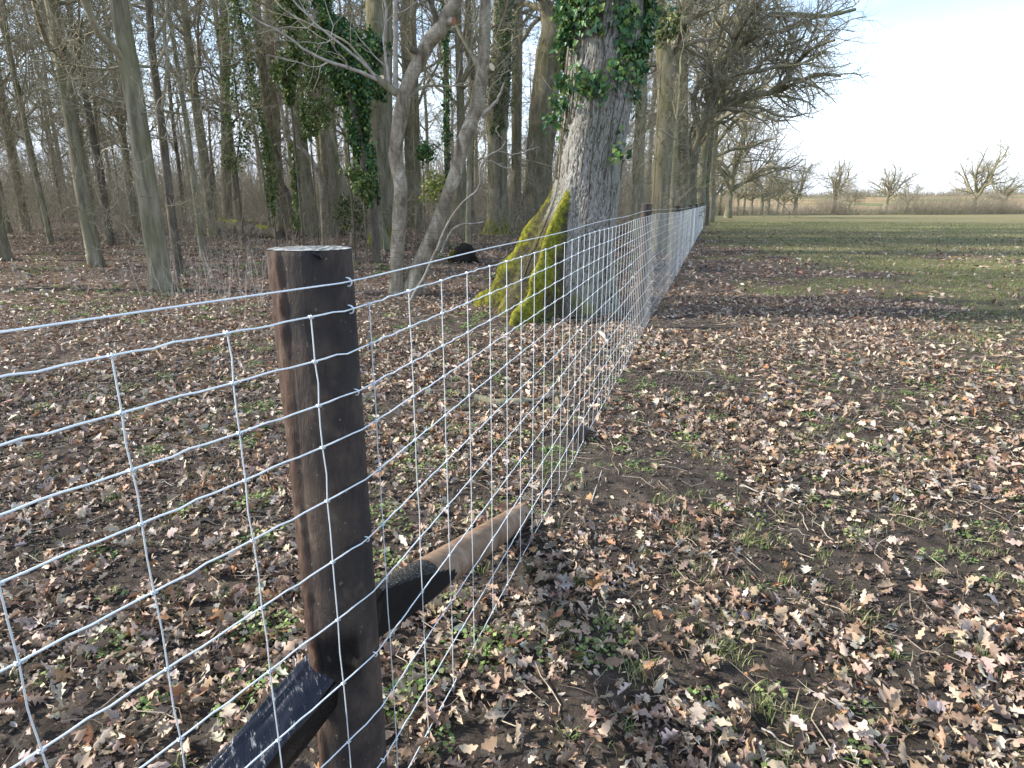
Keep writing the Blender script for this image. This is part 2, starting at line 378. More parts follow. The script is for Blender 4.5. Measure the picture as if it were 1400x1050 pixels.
cx, cy = scatter(rng, 40000, 26, 70, grass_mask); x, y = tufts(rng, cx, cy, 60000, .25); add_blades(mb, rng, x, y, .09, .014, GC, .7, 1)
o = mb.build('grass', m_green, smooth=False); tag(o, 'short green grass growing in tufts through the leaves and over the field', 'grass', kind='stuff')
def add_weeds(mb, rng, cx, cy, per, rad, hgt, size, cols):
    n = len(cx)*per; kx = np.repeat(cx, per); ky = np.repeat(cy, per); hue = np.repeat(rng.uniform(.7, 1.3, len(cx)), per)
    r = rad*np.sqrt(rng.rand(n)); a = rng.uniform(0, 2*np.pi, n); x = kx+r*np.cos(a); y = ky+r*np.sin(a)
    z = ground_z(x, y, False)+hgt*rng.rand(n)*(1-.6*r/rad)
    s = size*rng.uniform(.5, 1.3, n); b = rng.uniform(0, 2*np.pi, n); tl = rng.uniform(-.7, .7, n)
    u = np.stack([np.cos(b), np.sin(b), tl], -1)*s[:, None]; v = np.stack([-np.sin(b), np.cos(b), rng.uniform(-.6, .6, n)], -1)*s[:, None]*.55
    c = np.stack([x, y, z], -1)
    V = np.stack([c-u*.5, c-u*.1+v, c+u*.5, c-u*.1-v], 1)
    Q = np.arange(n*4).reshape(-1, 4); cc = cols[rng.randint(len(cols), size=n)]*hue[:, None]
    mb.add(V, Q, tint=np.repeat(cc, 4, 0))
WC = np.array([(.12, .20, .055), (.17, .26, .07), (.24, .32, .10), (.11, .17, .06), (.30, .32, .15)])
mb = MB()
spots = [(320, 430), (345, 450), (360, 480), (318, 520), (352, 530), (328, 560), (600, 500), (620, 540), (650, 440), (670, 500), (685, 520), (640, 560), (580, 560), (720, 480), (345, 690), (350, 740), (370, 680), (320, 590), (335, 610), (360, 555), (380, 860), (520, 770), (530, 700), (540, 720), (560, 640), (600, 620), (630, 590), (660, 700), (700, 640), (690, 610), (590, 780), (640, 880), (690, 880), (670, 900), (750, 560), (720, 600), (330, 470), (350, 500), (320, 460), (330, 860), (430, 420), (600, 470), (640, 480), (690, 470), (740, 640), (760, 620), (840, 870), (820, 900), (940, 600), (880, 640), (250, 700), (200, 620), (120, 760), (60, 560), (160, 880), (560, 960), (580, 930), (360, 940), (625, 830), (650, 590), (560, 600), (690, 540)]
gp = np.array([on_ground(*s)[:2] for s in spots])
add_weeds(mb, rng, gp[:, 0], gp[:, 1], 110, .11, .07, .018, WC)
cx, cy = scatter(rng, 1800, 1.2, 9, lambda x, y: .10+.55*(fbm(x/1.2, y/1.2, 71, 2) > .53), -60, 50); add_weeds(mb, rng, cx, cy, 30, .06, .05, .018, WC)
cx, cy = scatter(rng, 2600, 9, 30, lambda x, y: (fbm(x/2.5, y/2.5, 71, 2) > .52)*(fence_off(x, y) < -1)*1.); add_weeds(mb, rng, cx, cy, 24, .14, .10, .045, WC)
o = mb.build('weeds', m_green, smooth=False); tag(o, 'small green weeds sprouting between the dead leaves', 'weeds', kind='stuff')
# crumbs and clods of soil
mc_ = MB(); n = 60000
x, y = scatter(rng, n, 1, 8.5, lambda x, y: .25+.75*(fbm(x/.6, y/.6, 101, 3) > .47), -60, 55); n = len(x)
sz = .0035+.010*rng.rand(n)**4+.001*np.hypot(x, y); oc_ = np.array([(1, 0, 0), (0, 1, 0), (-1, 0, 0), (0, -1, 0), (0, 0, 1), (0, 0, -.6)], float)
V = oc_[None]*sz[:, None, None]*rng.uniform(.5, 1.4, (n, 6, 1))+rng.normal(0, .18, (n, 6, 3))*sz[:, None, None]; V = V+np.stack([x, y, ground_z(x, y)+sz*.25], -1)[:, None]
tf = np.array([(0, 1, 4), (1, 2, 4), (2, 3, 4), (3, 0, 4), (1, 0, 5), (2, 1, 5), (3, 2, 5), (0, 3, 5)]); c = np.array([(.085, .066, .052), (.13, .105, .082), (.055, .043, .034)])[rng.randint(3, size=n)]*rng.uniform(.7, 1.3, (n, 1))
mc_.add(V, None, (tf[None]+(np.arange(n)*6)[:, None, None]).reshape(-1, 3), tint=np.repeat(c, 6, 0))
o = mc_.build('soil_crumbs', m_litter); tag(o, 'loose dark crumbs and clods of soil between the leaves', 'soil crumbs', kind='stuff')
# twigs lying about
mb = MB(); n = 7500
x, y = scatter(rng, n, 1, 12, lambda x, y: .9+0*x, -60, 55); n = len(x)
a = rng.uniform(0, 2*np.pi, n); ln = rng.uniform(.04, .22, n)*(1+.06*np.hypot(x, y)); t = np.linspace(-.5, .5, 4)
bx = rng.normal(0, .12, (n, 4)); P = np.stack([x[:, None]+ln[:, None]*(np.cos(a)[:, None]*t-np.sin(a)[:, None]*bx), y[:, None]+ln[:, None]*(np.sin(a)[:, None]*t+np.cos(a)[:, None]*bx), np.zeros((n, 4))], -1)
P[:, :, 2] = ground_z(P[:, :, 0], P[:, :, 1])+rng.uniform(.01, .03, (n, 1))+rng.uniform(-.5, .5, (n, 1))*t*ln[:, None]*.5
v, q = tubes(P, np.repeat(rng.uniform(.0012, .0032, (n, 1)), 4, 1)*np.array([1, 1, .8, .4]), 4)
c = np.repeat(np.array([(.33, .27, .20), (.16, .12, .09), (.45, .38, .30)])[rng.randint(3, size=n)], 16, 0)
mb.add(v, q, tint=c); o = mb.build('twig_litter', m_litter); tag(o, 'thin dry twigs strewn among the fallen leaves', 'twigs', kind='stuff')
# ---------------------------------------------------------------- wire fence
def mk_wire():
    M = NM('galvanised_wire', .32, .6); a = M.noise(M.coords(), 40, 3, .6)
    M.color(M.ramp(a.outputs['Fac'], (.3, (.76, .82, .84)), (.7, (.90, .95, .97)))); M.b.inputs['Metallic'].default_value = .3; return M.m
m_wire = mk_wire()
NETZ = np.array([-.166, -.231, -.331, -.433, -.534, -.669, -.834, -1.0, -1.19, -1.38, -1.56, -1.74])+H
def path(s):
    'point of the fence line at s metres past the near post, and its heading'
    s = np.asarray(s, float)[..., None]; bl = .5+.5*np.clip(s/.05, -1, 1)
    p = PX+np.where(s < 0, s*DL, np.where(s < 8.25, s*D1, 8.25*D1+(s-8.25)*D2))
    return p
def zmod(z, s):
    'lift of a wire of nominal height z at distance s'
    s = np.asarray(s, float); top = np.interp(s, [-4, 0, 8.25, 16, 30, 52], [0, 0, .14, .14, .24, .42])
    bot = np.interp(s, [-4, 0, 8.25, 16, 30, 52], [.0, 0, .01, .03, .17, .40]); f = (z-.03)/(1.604-.03)
    return z+bot*(1-f)+top*f
S_END = 52.0
stay_s = [-.12, .084, .303, .529, .751, .99, 1.205]; rng = rs(5)
while stay_s[-1] < S_END-.1: stay_s.append(stay_s[-1]+.219+rng.uniform(-.006, .006))
while stay_s[0] > -3.4: stay_s.insert(0, stay_s[0]-(.21+rng.uniform(-.004, .004)))
stay_s = np.array(stay_s)
fence = empty('wire_fence', (PX[0], PX[1], 0)); tag(fence, 'silvery galvanised wire netting fence running past the near post into the distance', 'fence')
fo = np.array([PX[0], PX[1], 0])
OFFR = .003                          # wires stand proud of the posts on the field side
def side(s): 
    s = np.asarray(s, float); d = np.where(s[..., None] < 0, DL, D1); return np.stack([d[..., 1], -d[..., 0]], -1)
def sag(s, i): return .004*np.sin(s*2.1+i)*np.clip(np.abs(s), 0, 1)+.003*(vn(s*.7, i*3.1, 6)-.5)
def wpt(s, i, z):
    s = np.asarray(s, float); p = path(s)+side(s)*OFFR; wob = (vn(s*.9, i*0+2.7, 91)-.5)[..., None]*.02*np.clip(np.abs(s), 0, 1)[..., None]
    p = p+side(s)*wob
    return np.concatenate([p, (zmod(z, s)+sag(s, i*1.0))[..., None]], -1)
wire_mb = []
for i, z in enumerate(NETZ):
    ss = []
    if i == 0:
        ss = np.concatenate([np.arange(-3.5, 8, .12), np.arange(8, S_END, .5)]); P = wpt(ss, i, z)
    else:
        for a, b in zip(stay_s[:-1], stay_s[1:]):
            n_ = 6 if b < 8 else 1
            ss += list(a+(b-a)*np.arange(n_)/n_)
        ss = np.array(ss+[stay_s[-1]]); P = wpt(ss, i, z)
        # crimps: each line wire kinks a little between the stays
        k = np.arange(len(ss)); fr = np.zeros(len(ss)); near = ss < 8
        fr[near] = np.array([0, 0, .0024, -.0024, 0, 0])[k[near] % 6]*rs(i).choice([-1, 1, .6], near.sum()); P[:, 2] += fr
    m = MB(); v, q = tubes(P[None], np.where(P[:, 1] < 16, .0021, .0027)[None], 6); m.add(v, q)
    m.build('top_strand' if i == 0 else 'line_wire', m_wire, fence, origin=fo)
def stay_geo(m, s, near):
    zs = NETZ[1:]; pts = []
    rr = rs(int(abs(s)*1000))
    for i, z in enumerate(zs):
        p = wpt(np.array(s), i+1, z); sd_ = side(np.array(s)); pts.append(p+np.r_[sd_*.003, 0])
        if near and i < len(zs)-1:
            zm = (z+zs[i+1])/2; d = D1 if s > 0 else DL
            pts.append(wpt(np.array(s), i+1, zm)+np.r_[sd_*.003+d*rr.normal(0, .0022), 0])
    pts = np.array(pts); v, q = tubes(pts[None], np.full((1, len(pts)), .00165 if s < 14 else .0023), 5 if near else 4); m.add(v, q)
    d = D1 if s > 0 else DL
    for i, z in enumerate(zs):           # the knot wrapped round every crossing
        c = wpt(np.array(s), i+1, z)+np.r_[side(np.array(s))*.0015, 0]; t = np.linspace(0, 1, 13 if near else 3)
        if near:
            an = t*4*math.pi; ax = np.r_[d, 0]; u = np.r_[side(np.array(s)), 0]; wv = np.array([0, 0, 1.])
            P = c+np.outer((t-.5)*.011, ax)+np.outer(np.cos(an)*.0042, u)+np.outer(np.sin(an)*.0042, wv)
            v, q = tubes(P[None], np.full((1, 13), .0014), 4); m.add(v, q)
        else:
            P = c+np.outer((t-.5)*.012, np.r_[d, 0]); v, q = tubes(P[None], np.full((1, 3), .004), 4); m.add(v, q)
n_st = 0; rest = MB()
for s in stay_s:
    if s > -1.2 and n_st < 100:
        m = MB(); stay_geo(m, s, s < 6); m.build('stay', m_wire, fence, origin=fo); n_st += 1
    else: stay_geo(rest, s, s < 0)
o = rest.build('stay_wires', m_wire, fence, origin=fo); o['kind'] = 'stuff'

# ---------------------------------------------------------------- posts
def mk_post(name, tar=False):
    M = NM(name, .75, .25); v = M.coords((1, 1, .22)); a = M.noise(v, 28, 7, .7, .6); b = M.noise(M.coords((1, 1, .7)), 7, 6, .65)
    c = M.ramp(b.outputs['Fac'], (.30, (.022, .021, .023)), (.46, (.042, .035, .032)), (.60, (.080, .060, .047)), (.72, (.15, .12, .09)))
    c = M.mix(.45, c, M.ramp(a.outputs['Fac'], (.3, (.45, .45, .5)), (.7, (1.5, 1.4, 1.3))), 'MULTIPLY')
    fl = M.noise(M.coords((1, 1, .5)), 120, 2, .5); c = M.mix(M.ramp(fl.outputs['Fac'], (.70, (0, 0, 0)), (.75, (.7, .7, .7))), c, (.30, .25, .18))
    t = M.attr('tar'); c = M.mix(t, c, (.006, .006, .007))
    bk = M.attr('rough_bark'); c = M.mix(bk, c, M.ramp(a.outputs['Fac'], (.35, (.030, .018, .013)), (.7, (.11, .065, .045))))
    sp_ = M.noise(M.coords((1, 1, .55)), 17, 4, .6); c = M.mix(M.ramp(sp_.outputs['Fac'], (.60, (0, 0, 0)), (.70, (.6, .6, .6))), c, (.12, .09, .065))
    M.color(c); M.l(M.math('ADD', M.math('MULTIPLY', t, -.5), .75), M.b.inputs['Roughness'])
    M.bump(M.math('ADD', a.outputs['Fac'], M.math('MULTIPLY', b.outputs['Fac'], .8)), .9, .012); return M.m
m_post = mk_post('creosoted_post')
def mk_tar():
    M = NM('glossy_tar', .18, .42); v = M.coords(); mq = M.n('ShaderNodeMapping'); mq.inputs['Rotation'].default_value = (0, 0, R(-30)); M.l(v, mq.inputs['Vector']); mq2 = M.n('ShaderNodeMapping'); mq2.inputs['Scale'].default_value = (1, .16, .5); M.l(mq.outputs[0], mq2.inputs['Vector'])
    a = M.noise(mq2.outputs[0], 95, 5, .75); b = M.noise(mq2.outputs[0], 16, 5, .65)
    d = M.ramp(a.outputs['Fac'], (.56, (0, 0, 0)), (.66, (1, 1, 1))); dm = M.ramp(b.outputs['Fac'], (.42, (0, 0, 0)), (.6, (1, 1, 1)))
    k = M.math('MULTIPLY', d, dm); st = M.attr('face'); k = M.math('MULTIPLY', k, st)
    M.color(M.mix(M.math('MULTIPLY', k, .9), M.mix(st, (.006, .006, .006), (.004, .006, .013)), (.55, .55, .52)))  # sky sheen put into the colour: flat face tinted bluer, with pale specks
    M.l(M.math('ADD', M.math('MULTIPLY', b.outputs['Fac'], .40), .05), M.b.inputs['Roughness'])
    M.bump(M.math('ADD', b.outputs['Fac'], M.math('MULTIPLY', a.outputs['Fac'], .25)), .5, .01); return M.m
m_tar = mk_tar()
def mk_top():
    M = NM('post_end_grain', .35, .5); v = M.coords((1, .35, 1)); a = M.noise(v, 90, 5, .7); b = M.noise(M.coords(), 25, 3, .5)
    M.color(M.ramp(M.math('ADD', M.math('MULTIPLY', a.outputs['Fac'], .8), M.math('MULTIPLY', b.outputs['Fac'], .3)), (.42, (.02, .022, .025)), (.53, (.16, .17, .17)), (.62, (.50, .50, .46))))
    M.bump(a.outputs['Fac'], .7, .006); return M.m
m_top = mk_top()
def post_mesh(rad, zt, zb, k=72, rows=150, seed=0, notch=None, bark_side=None):
    z = np.linspace(zt, zb, rows)[:, None]; an = (np.arange(k)*2*math.pi/k)[None, :]
    r = rad*(1+.035*(vn(np.cos(an)*1.5+4+0*z, np.sin(an)*1.5+z*1.3, seed)-.5)*2+.012*(vn(an*9+0*z, z*3, seed+2)-.5)+.02*np.sin(an*2+seed))
    r = r*(1+.02*(zt-z)/1.8); bk = np.zeros_like(r)
    if bark_side is not None:
        d = np.cos(an-bark_side); bk = sst(.80, .93, d+.12*(vn(an*3+0*z, z*7, 8)-.5)+0*z)*sst(-.1, .05, fbm(an*2+0*z, z*5, 9, 3)-.30)
        r = r+bk*(.006+.010*fbm(an*7+0*z, z*34, 12, 3))
    r[0] *= .985
    if notch is not None:
        dm = np.cos(an-math.atan2(MN[1], MN[0])); r = np.where(dm > .3, np.minimum(r, PR-.0035+.012*sst(.8, .3, dm)), r)
    tar = np.zeros_like(r)
    if notch is not None:
        nd = np.cos(an-notch[0]); e = sst(.62, .86, nd+.1*(vn(an*4+0*z, z*16, 4)-.5))*np.exp(-((z-notch[1])/.085)**4)  # darkness of the notch recess painted on the round shaft through the tar mask
        tar = np.clip(e+0, 0, 1)
        tar = np.maximum(tar, .9*sst(.985, .998, np.cos(an-notch[2])+.006*(vn(z*60, an*12, 3)-.4))*np.exp(-((z-zt)/.035)**2))
    V = np.stack([r*np.cos(an), r*np.sin(an), z+0*an], -1)
    idx = np.arange(rows*k).reshape(rows, k); nx_ = np.roll(idx, -1, 1)
    Q = np.stack([idx[:-1], nx_[:-1], nx_[1:], idx[1:]], -1).reshape(-1, 4)[:, ::-1]
    m = MB(); m.add(V, Q, tar=tar.ravel(), rough_bark=bk.ravel())
    # sawn top: rings of end grain just proud of the rim
    m2 = MB(); rr = np.linspace(1, 0.02, 10)[:, None]; rim = r[0][None, :]
    T = np.stack([rim*rr*np.cos(an), rim*rr*np.sin(an), zt+.0015+.003*(vn(np.cos(an)*rr*6, np.sin(an)*rr*6, 5)-.5)*(rr < .99)+.002*(rr < .99)+0*an*rr], -1)
    idx = np.arange(10*k).reshape(10, k); nx_ = np.roll(idx, -1, 1); Q = np.stack([idx[:-1], nx_[:-1], nx_[1:], idx[1:]], -1).reshape(-1, 4)
    m2.add(T, Q, [[0+9*k, 9*k+a, 9*k+a+1] for a in range(1, k-1)])
    return m, m2
def staple_geo(m, c, out, along, s=1.0):
    t = np.linspace(0, math.pi, 9); up = norm(np.array([0, 0, 1.])+np.r_[along, 0]*-.35); out3 = np.r_[out, 0]
    P = c+np.outer(np.cos(t)*.010*s, up)+np.outer(np.sin(t)*.007*s, out3)+np.outer(np.sin(t)*.004, np.r_[along, 0])
    P = np.vstack([P[0]-out3*.02, P, P[-1]-out3*.02]); v, q = tubes(P[None], np.full((1, len(P)), .0021*s), 6); m.add(v, q)
MN = np.array([math.cos(R(23.6)), -math.sin(R(23.6))]); PR = .0915
CP = PX-MN*(PR-.001)
post = empty('fence_post', (CP[0], CP[1], 0)); tag(post, 'thick dark creosoted round post with pale sawn top, nearest the camera', 'fence post', 'round posts along the wire fence')
post['group'] = 'round posts along the wire fence'
cam_an = math.atan2(-CP[1], -CP[0])
zn = H-1.155
m, m2 = post_mesh(PR, H-.093, -.5, 96, 300, 3, (cam_an-.35, zn, cam_an+.05), cam_an-1.50)
m.build('shaft', m_post, post); m2.build('sawn_top', m_top, post)
pl = np.array([CP[0], CP[1], 0])
for i in (0, 1, 3, 6, 8, 10):
    mm = MB(); s0 = .004; c = wpt(np.array(s0), i, NETZ[i]); c[:2] -= MN*.001; staple_geo(mm, c, MN, D1*.7, 1.0 if i < 2 else .8); mm.build('staple', m_wire, post, origin=pl)
# drips of tar under the sawn top
mm = MB()
for da, dz, ln in ((.06, .010, .010), (.13, .010, .016), (.0, .006, .006)):
    a = cam_an+da; t = np.linspace(0, 1, 6); P = np.stack([CP[0]+(PR+.0005)*np.cos(a+t*.05), CP[1]+(PR+.0005)*np.sin(a+t*.05), H-.093-dz*.3-t*ln], -1)
    v, q = tubes(P[None], np.array([[.002, .003, .0035, .003, .004, .001]]), 8); mm.add(v, q, face=np.zeros(len(v)))
mm.build('tar_drip', m_tar, post, origin=pl)
# further posts, on the wood side of the wire
labels = {0: 'dark post beside the ivied oak, second along the wire fence', 1: 'dark post just past the ivied oak, third along the wire fence', 2: 'distant dark post, fourth along the wire fence',
          3: 'distant dark post, fifth along the wire fence', 4: 'far dark post, sixth along the wire fence', 5: 'very far dark post, last but one on the wire fence', 6: 'end post where the pale wire fence stops by the field'}
src = None
m, m2 = post_mesh(.075, 1.80, -.5, 32, 40, 7); me1 = m.mesh('shaft', m_post); me2 = m2.mesh('sawn_top', m_top)
staples = []
for i in (0, 1, 3, 5, 7, 9, 11):
    ms_ = MB(); staple_geo(ms_, np.array([.0755, 0, NETZ[i]+(.02 if i > 6 else .13)]), np.array([1., 0]), np.array([0, 1.])*.3, 1); staples.append(('staple', ms_.mesh('staple', m_wire)))
for i, s in enumerate([8.25, 16.0, 23.9, 31.6, 39.4, 46.2, 51.8]):
    p = path(np.array(s)); n_ = np.array([D2[1], -D2[0]]); c = p-n_*.078
    if src is None:
        e = empty('fence_post'); src = e
        for nm, me in [('shaft', me1), ('sawn_top', me2)]+staples:
            ob = bpy.data.objects.new(nm, me); col.objects.link(ob); ob.parent = e
    else:
        e = src.copy(); col.objects.link(e)
        for ch in src.children:
            c2 = ch.copy(); col.objects.link(c2); c2.parent = e
    lift = float(np.interp(s, [8.25, 16, 30, 52], [0.02, .02, .12, .36]))
    e.location = (c[0], c[1], lift); e.rotation_euler = (0, 0, math.atan2(n_[1], n_[0])); tag(e, labels[i], 'fence post', 'round posts along the wire fence')

# ---------------------------------------------------------------- struts
def mk_strutwood():
    M = NM('strut_wood', .8, .2); v = M.coords((1, 1, 1)); g = M.attr('along'); a = M.noise(M.coords(), 30, 6, .65, 1.2); b = M.noise(v, 5, 4, .6)
    c = M.ramp(b.outputs['Fac'], (.3, (.12, .075, .05)), (.5, (.22, .15, .10)), (.7, (.34, .26, .185)))
    c = M.mix(.5, c, M.ramp(a.outputs['Fac'], (.3, (.5, .5, .5)), (.7, (1.4, 1.35, 1.3))), 'MULTIPLY')
    t = M.attr('tar'); tn = M.noise(M.coords(), 150, 3, .6); tarc = M.ramp(tn.outputs['Fac'], (.45, (.008, .008, .008)), (.6, (.05, .05, .045)), (.7, (.35, .34, .31)))
    c = M.mix(M.ramp(t, (.4, (0, 0, 0)), (.5, (1, 1, 1))), c, M.mix(M.ramp(t, (.9, (0, 0, 0)), (.95, (1, 1, 1))), tarc, (.008, .007, .007)))
    M.color(c); M.bump(a.outputs['Fac'], .5, .006); return M.m
m_strut = mk_strutwood()
def strut_mesh(p0, p1, r0, r1, cuts, rows=70, k=64):
    'round pole from p0 to p1 with planar axe cuts: (point, normal) keeps the side the normal points away from'
    p0, p1 = np.array(p0), np.array(p1); ax = norm(p1-p0); u = norm(np.cross(ax, [0, 0, 1.])); wv = np.cross(u, ax)
    t = np.linspace(0, 1, rows)[:, None]; an = (np.arange(k)*2*math.pi/k)[None]
    r = (r0+(r1-r0)*t)*(1+.03*(vn(np.cos(an)*2+5+0*t, np.sin(an)*2+t*4, 3)-.5))
    V = p0+(p1-p0)*t[..., None]+r[..., None]*(np.cos(an)[..., None]*u+np.sin(an)[..., None]*wv)
    face = np.zeros((rows, k))
    for c, n in cuts:
        n = norm(np.array(n, float)); d = (V-np.array(c))@n; over = d > 0; V = V-np.where(over, d, 0)[..., None]*n; face = np.maximum(face, over*1.0)
    return V, face, t+0*an
def tube_faces(rows, k):
    idx = np.arange(rows*k).reshape(rows, k); nx_ = np.roll(idx, -1, 1)
    return np.stack([idx[:-1], nx_[:-1], nx_[1:], idx[1:]], -1).reshape(-1, 4)
def cap(m, ring, **at_):
    c = ring.mean(0); k = len(ring); m.add(np.vstack([ring, c]), None, [[i, (i+1) % k, k] for i in range(k)], **{a: np.full(k+1, v) for a, v in at_.items()})
# right strut: from behind the post, along the netting, down into the soil
a0 = np.array([-.415, 1.60, H-1.165]); g = on_ground(741, 703); a1 = np.array([.055, 3.40, -.02])
a1d = norm(a1-a0); A1 = a1+a1d*.25
u = norm(np.cross(a1d, [0, 0, 1.]))         # points to the field side
cutn = u*.93+np.array([0, 0, -.05])-a1d*.10
V, face, tt = strut_mesh(a0, A1, .076, .066, [(a0+a1d*.02+u*.026, cutn)], 110)
L_ = np.linalg.norm(A1-a0); tarlen = .40/L_
tar = np.clip(1.25-tt/tarlen*.9+.45*(vn(tt*45, np.arange(64)[None]*.22+0*tt, 4)-.5), 0, 1); tar = np.where(tt/tarlen < 1, np.maximum(tar, .6), 0)
tar = np.where((face > 0), 1.0, np.minimum(tar, .7))
m = MB(); m.add(V, tube_faces(110, 64), tar=tar.ravel(), along=tt.ravel()); cap(m, V[0], tar=1., along=0.); cap(m, V[-1], tar=0., along=1.)
o = m.build('brace_strut', m_strut, origin=tuple(a0)); tag(o, 'brown round pole slanting from the near post into soil, its upper end tarred black', 'brace strut', 'braces of the near post')
# left strut: towards the camera, flat-cut tarred face up
b0 = np.array([CP[0], CP[1], zn-.07])+np.array([-.02, -.02, 0]); b1 = b0+np.array([-.50*1.9, -.866*1.9, -.57])
bd = norm(b1-b0); bu = norm(np.cross(bd, [0, 0, 1.]))
up = np.cross(bu, bd)*1.0
V, face, tt = strut_mesh(b0, b1, .084, .088, [(b0+up*.028, up-bu*.34), (b0-bu*.045, -bu*1.0-up*.1)], 90)
d1 = ((V-(b0+up*.028))@norm(up-bu*.34)) > -.0005
V = V+.010*(vn(tt*22, np.arange(64)[None]*.5+0*tt, 14)-.5)[..., None]*up+.012*(vn(tt*7, np.arange(64)[None]*.2+0*tt, 15)-.5)[..., None]*bu
m = MB()
m.add(V, tube_faces(90, 64), face=d1.ravel()*1.0); cap(m, V[0], face=0.); cap(m, V[-1], face=0.)
o = m.build('brace_strut', m_tar, origin=tuple(b0)); tag(o, 'glossy black tarred half pole notched into the near post at lower left', 'brace strut', 'braces of the near post')
# ---------------------------------------------------------------- branching
def grow(rng, p, d, ln, r0, n, wig=.35, up=.08, rend=.35, grav=0):
    'B branches of n points each'
    B = len(p); P = np.zeros((B, n, 3)); P[:, 0] = p; d = norm(d); st = (ln/(n-1))[:, None]
    for i in range(1, n):
        d = norm(d+rng.normal(0, wig, (B, 3))+np.array([0, 0, up])); P[:, i] = P[:, i-1]+d*st
    Rr = r0[:, None]*(1-(1-rend)*np.linspace(0, 1, n)[None])
    return P, Rr
def kids(rng, P, Rr, per, t0=.2, t1=1., ang=(35, 75), lr=(.35, .7), rr=.55, minz=None):
    B, n, _ = P.shape; m = B*per; b = np.repeat(np.arange(B), per); t = rng.uniform(t0, t1, m)*(n-1)*.999; i = t.astype(int); f = (t-i)[:, None]
    p = P[b, i]*(1-f)+P[b, i+1]*f; tg = norm(P[b, i+1]-P[b, i]); r = Rr[b, i]*(1-f[:, 0])+Rr[b, i+1]*f[:, 0]
    x = norm(np.cross(tg, rng.normal(0, 1, (m, 3)))); a = np.radians(rng.uniform(*ang, m))[:, None]; d = tg*np.cos(a)+x*np.sin(a)
    L0 = np.linalg.norm(np.diff(P, axis=1), axis=2).sum(1)[b]; ln = L0*rng.uniform(*lr, m)*(1.15-.5*t/(n-1))
    k = np.ones(m, bool) if minz is None else p[:, 2] > minz
    return p[k], d[k], ln[k], np.minimum(r*rr, r*.95)[k]
def crown(m, rng, P, Rr, levels, wig=.25, up=.06, k0=5, t0=.35, rmin=.004, minz=None, droop=0):
    'adds children of the given limbs; levels = number of children per level'
    for li, per in enumerate(levels):
        p, d, ln, r = kids(rng, P, Rr, per, t0 if li == 0 else .12, 1., (30, 75), (.32, .72) if li == 0 else (.3, .65), .55, minz if li == 0 else None)
        if len(p) == 0: return
        n = 7 if li == 0 else (6 if li == 1 else 5)
        P, Rr = grow(rng, p, d, ln, np.maximum(r, rmin), n, wig, up if li < 2 else up*.5, .3)
        v, q = tubes(P, np.maximum(Rr, rmin*.6), max(3, k0-li)); m.add(v, q)
def trunk_geo(m, pts, k=20, seed=0, flare=.6, fh=.5, lump=.06, rows=60, foot=.35):
    'pts rows x,y,z,r ; noise-lumped, flared at the foot'
    C = resample(pts, rows); P = C[:, :3]; r = C[:, 3]; z0 = P[0, 2]; h = P[:, 2]-z0
    an = (np.arange(k)*2*math.pi/k)[None]; T = norm(np.gradient(P, axis=0)); ref = np.array([0, 1., 0]); U = norm(np.cross(ref, T)); V = np.cross(T, U)
    rr = r[:, None]*(1+lump*2*(vn(np.cos(an)*1.3+9+h[:, None]*.4, np.sin(an)*1.3+h[:, None]*1.1, seed)-.5)+lump*.8*(vn(an*3+0*h[:, None], h[:, None]*3, seed+3)-.5))
    rt = .5+.5*np.cos(an*(3+seed % 3)+seed); rr = rr*(1+flare*np.exp(-h[:, None]/fh)*(.35+.65*rt))
    G = P[:, None]+rr[..., None]*(np.cos(an)[..., None]*U[:, None]+np.sin(an)[..., None]*V[:, None])
    ft = foot*1.3*np.exp(-(h[:, None]/(.35+foot*.6))**2)*(.6+.4*rt)
    m.add(G.reshape(-1, 3), tube_faces(rows, k), foot=ft.ravel()); return P, r
def extend(pts, top, rtop, rng, n=4, sway=.4):
    'carries a trunk polyline on to a height of top metres'
    pts = [np.array(p, float) for p in pts]; p = pts[-1]; z0 = p[2]
    if z0 < top-1:
        d = (pts[-1][:3]-pts[-2][:3]); d = d/max(abs(d[2]), .2)
        for i in range(1, n+1):
            t = i/n; q = p.copy(); q[2] = z0+(top-z0)*t; q[:2] = p[:2]+d[:2]*(top-z0)*t*(.8-.4*t)+rng.normal(0, sway*.3, 2); q[3] = p[3]+(rtop-p[3])*t; pts.append(q)
    return pts
def limb_px(pts, Y, dY=0):
    'limb from pixel points x,y,width at distance Y (+dY spread along it)'
    n = len(pts); out = []
    for i, (x, y, wd) in enumerate(pts):
        Yi = Y+dY*i/max(1, n-1); p = at(x, y, Yi); out.append([*p, wd*.5*mpp(x, y, Yi)])
    return out
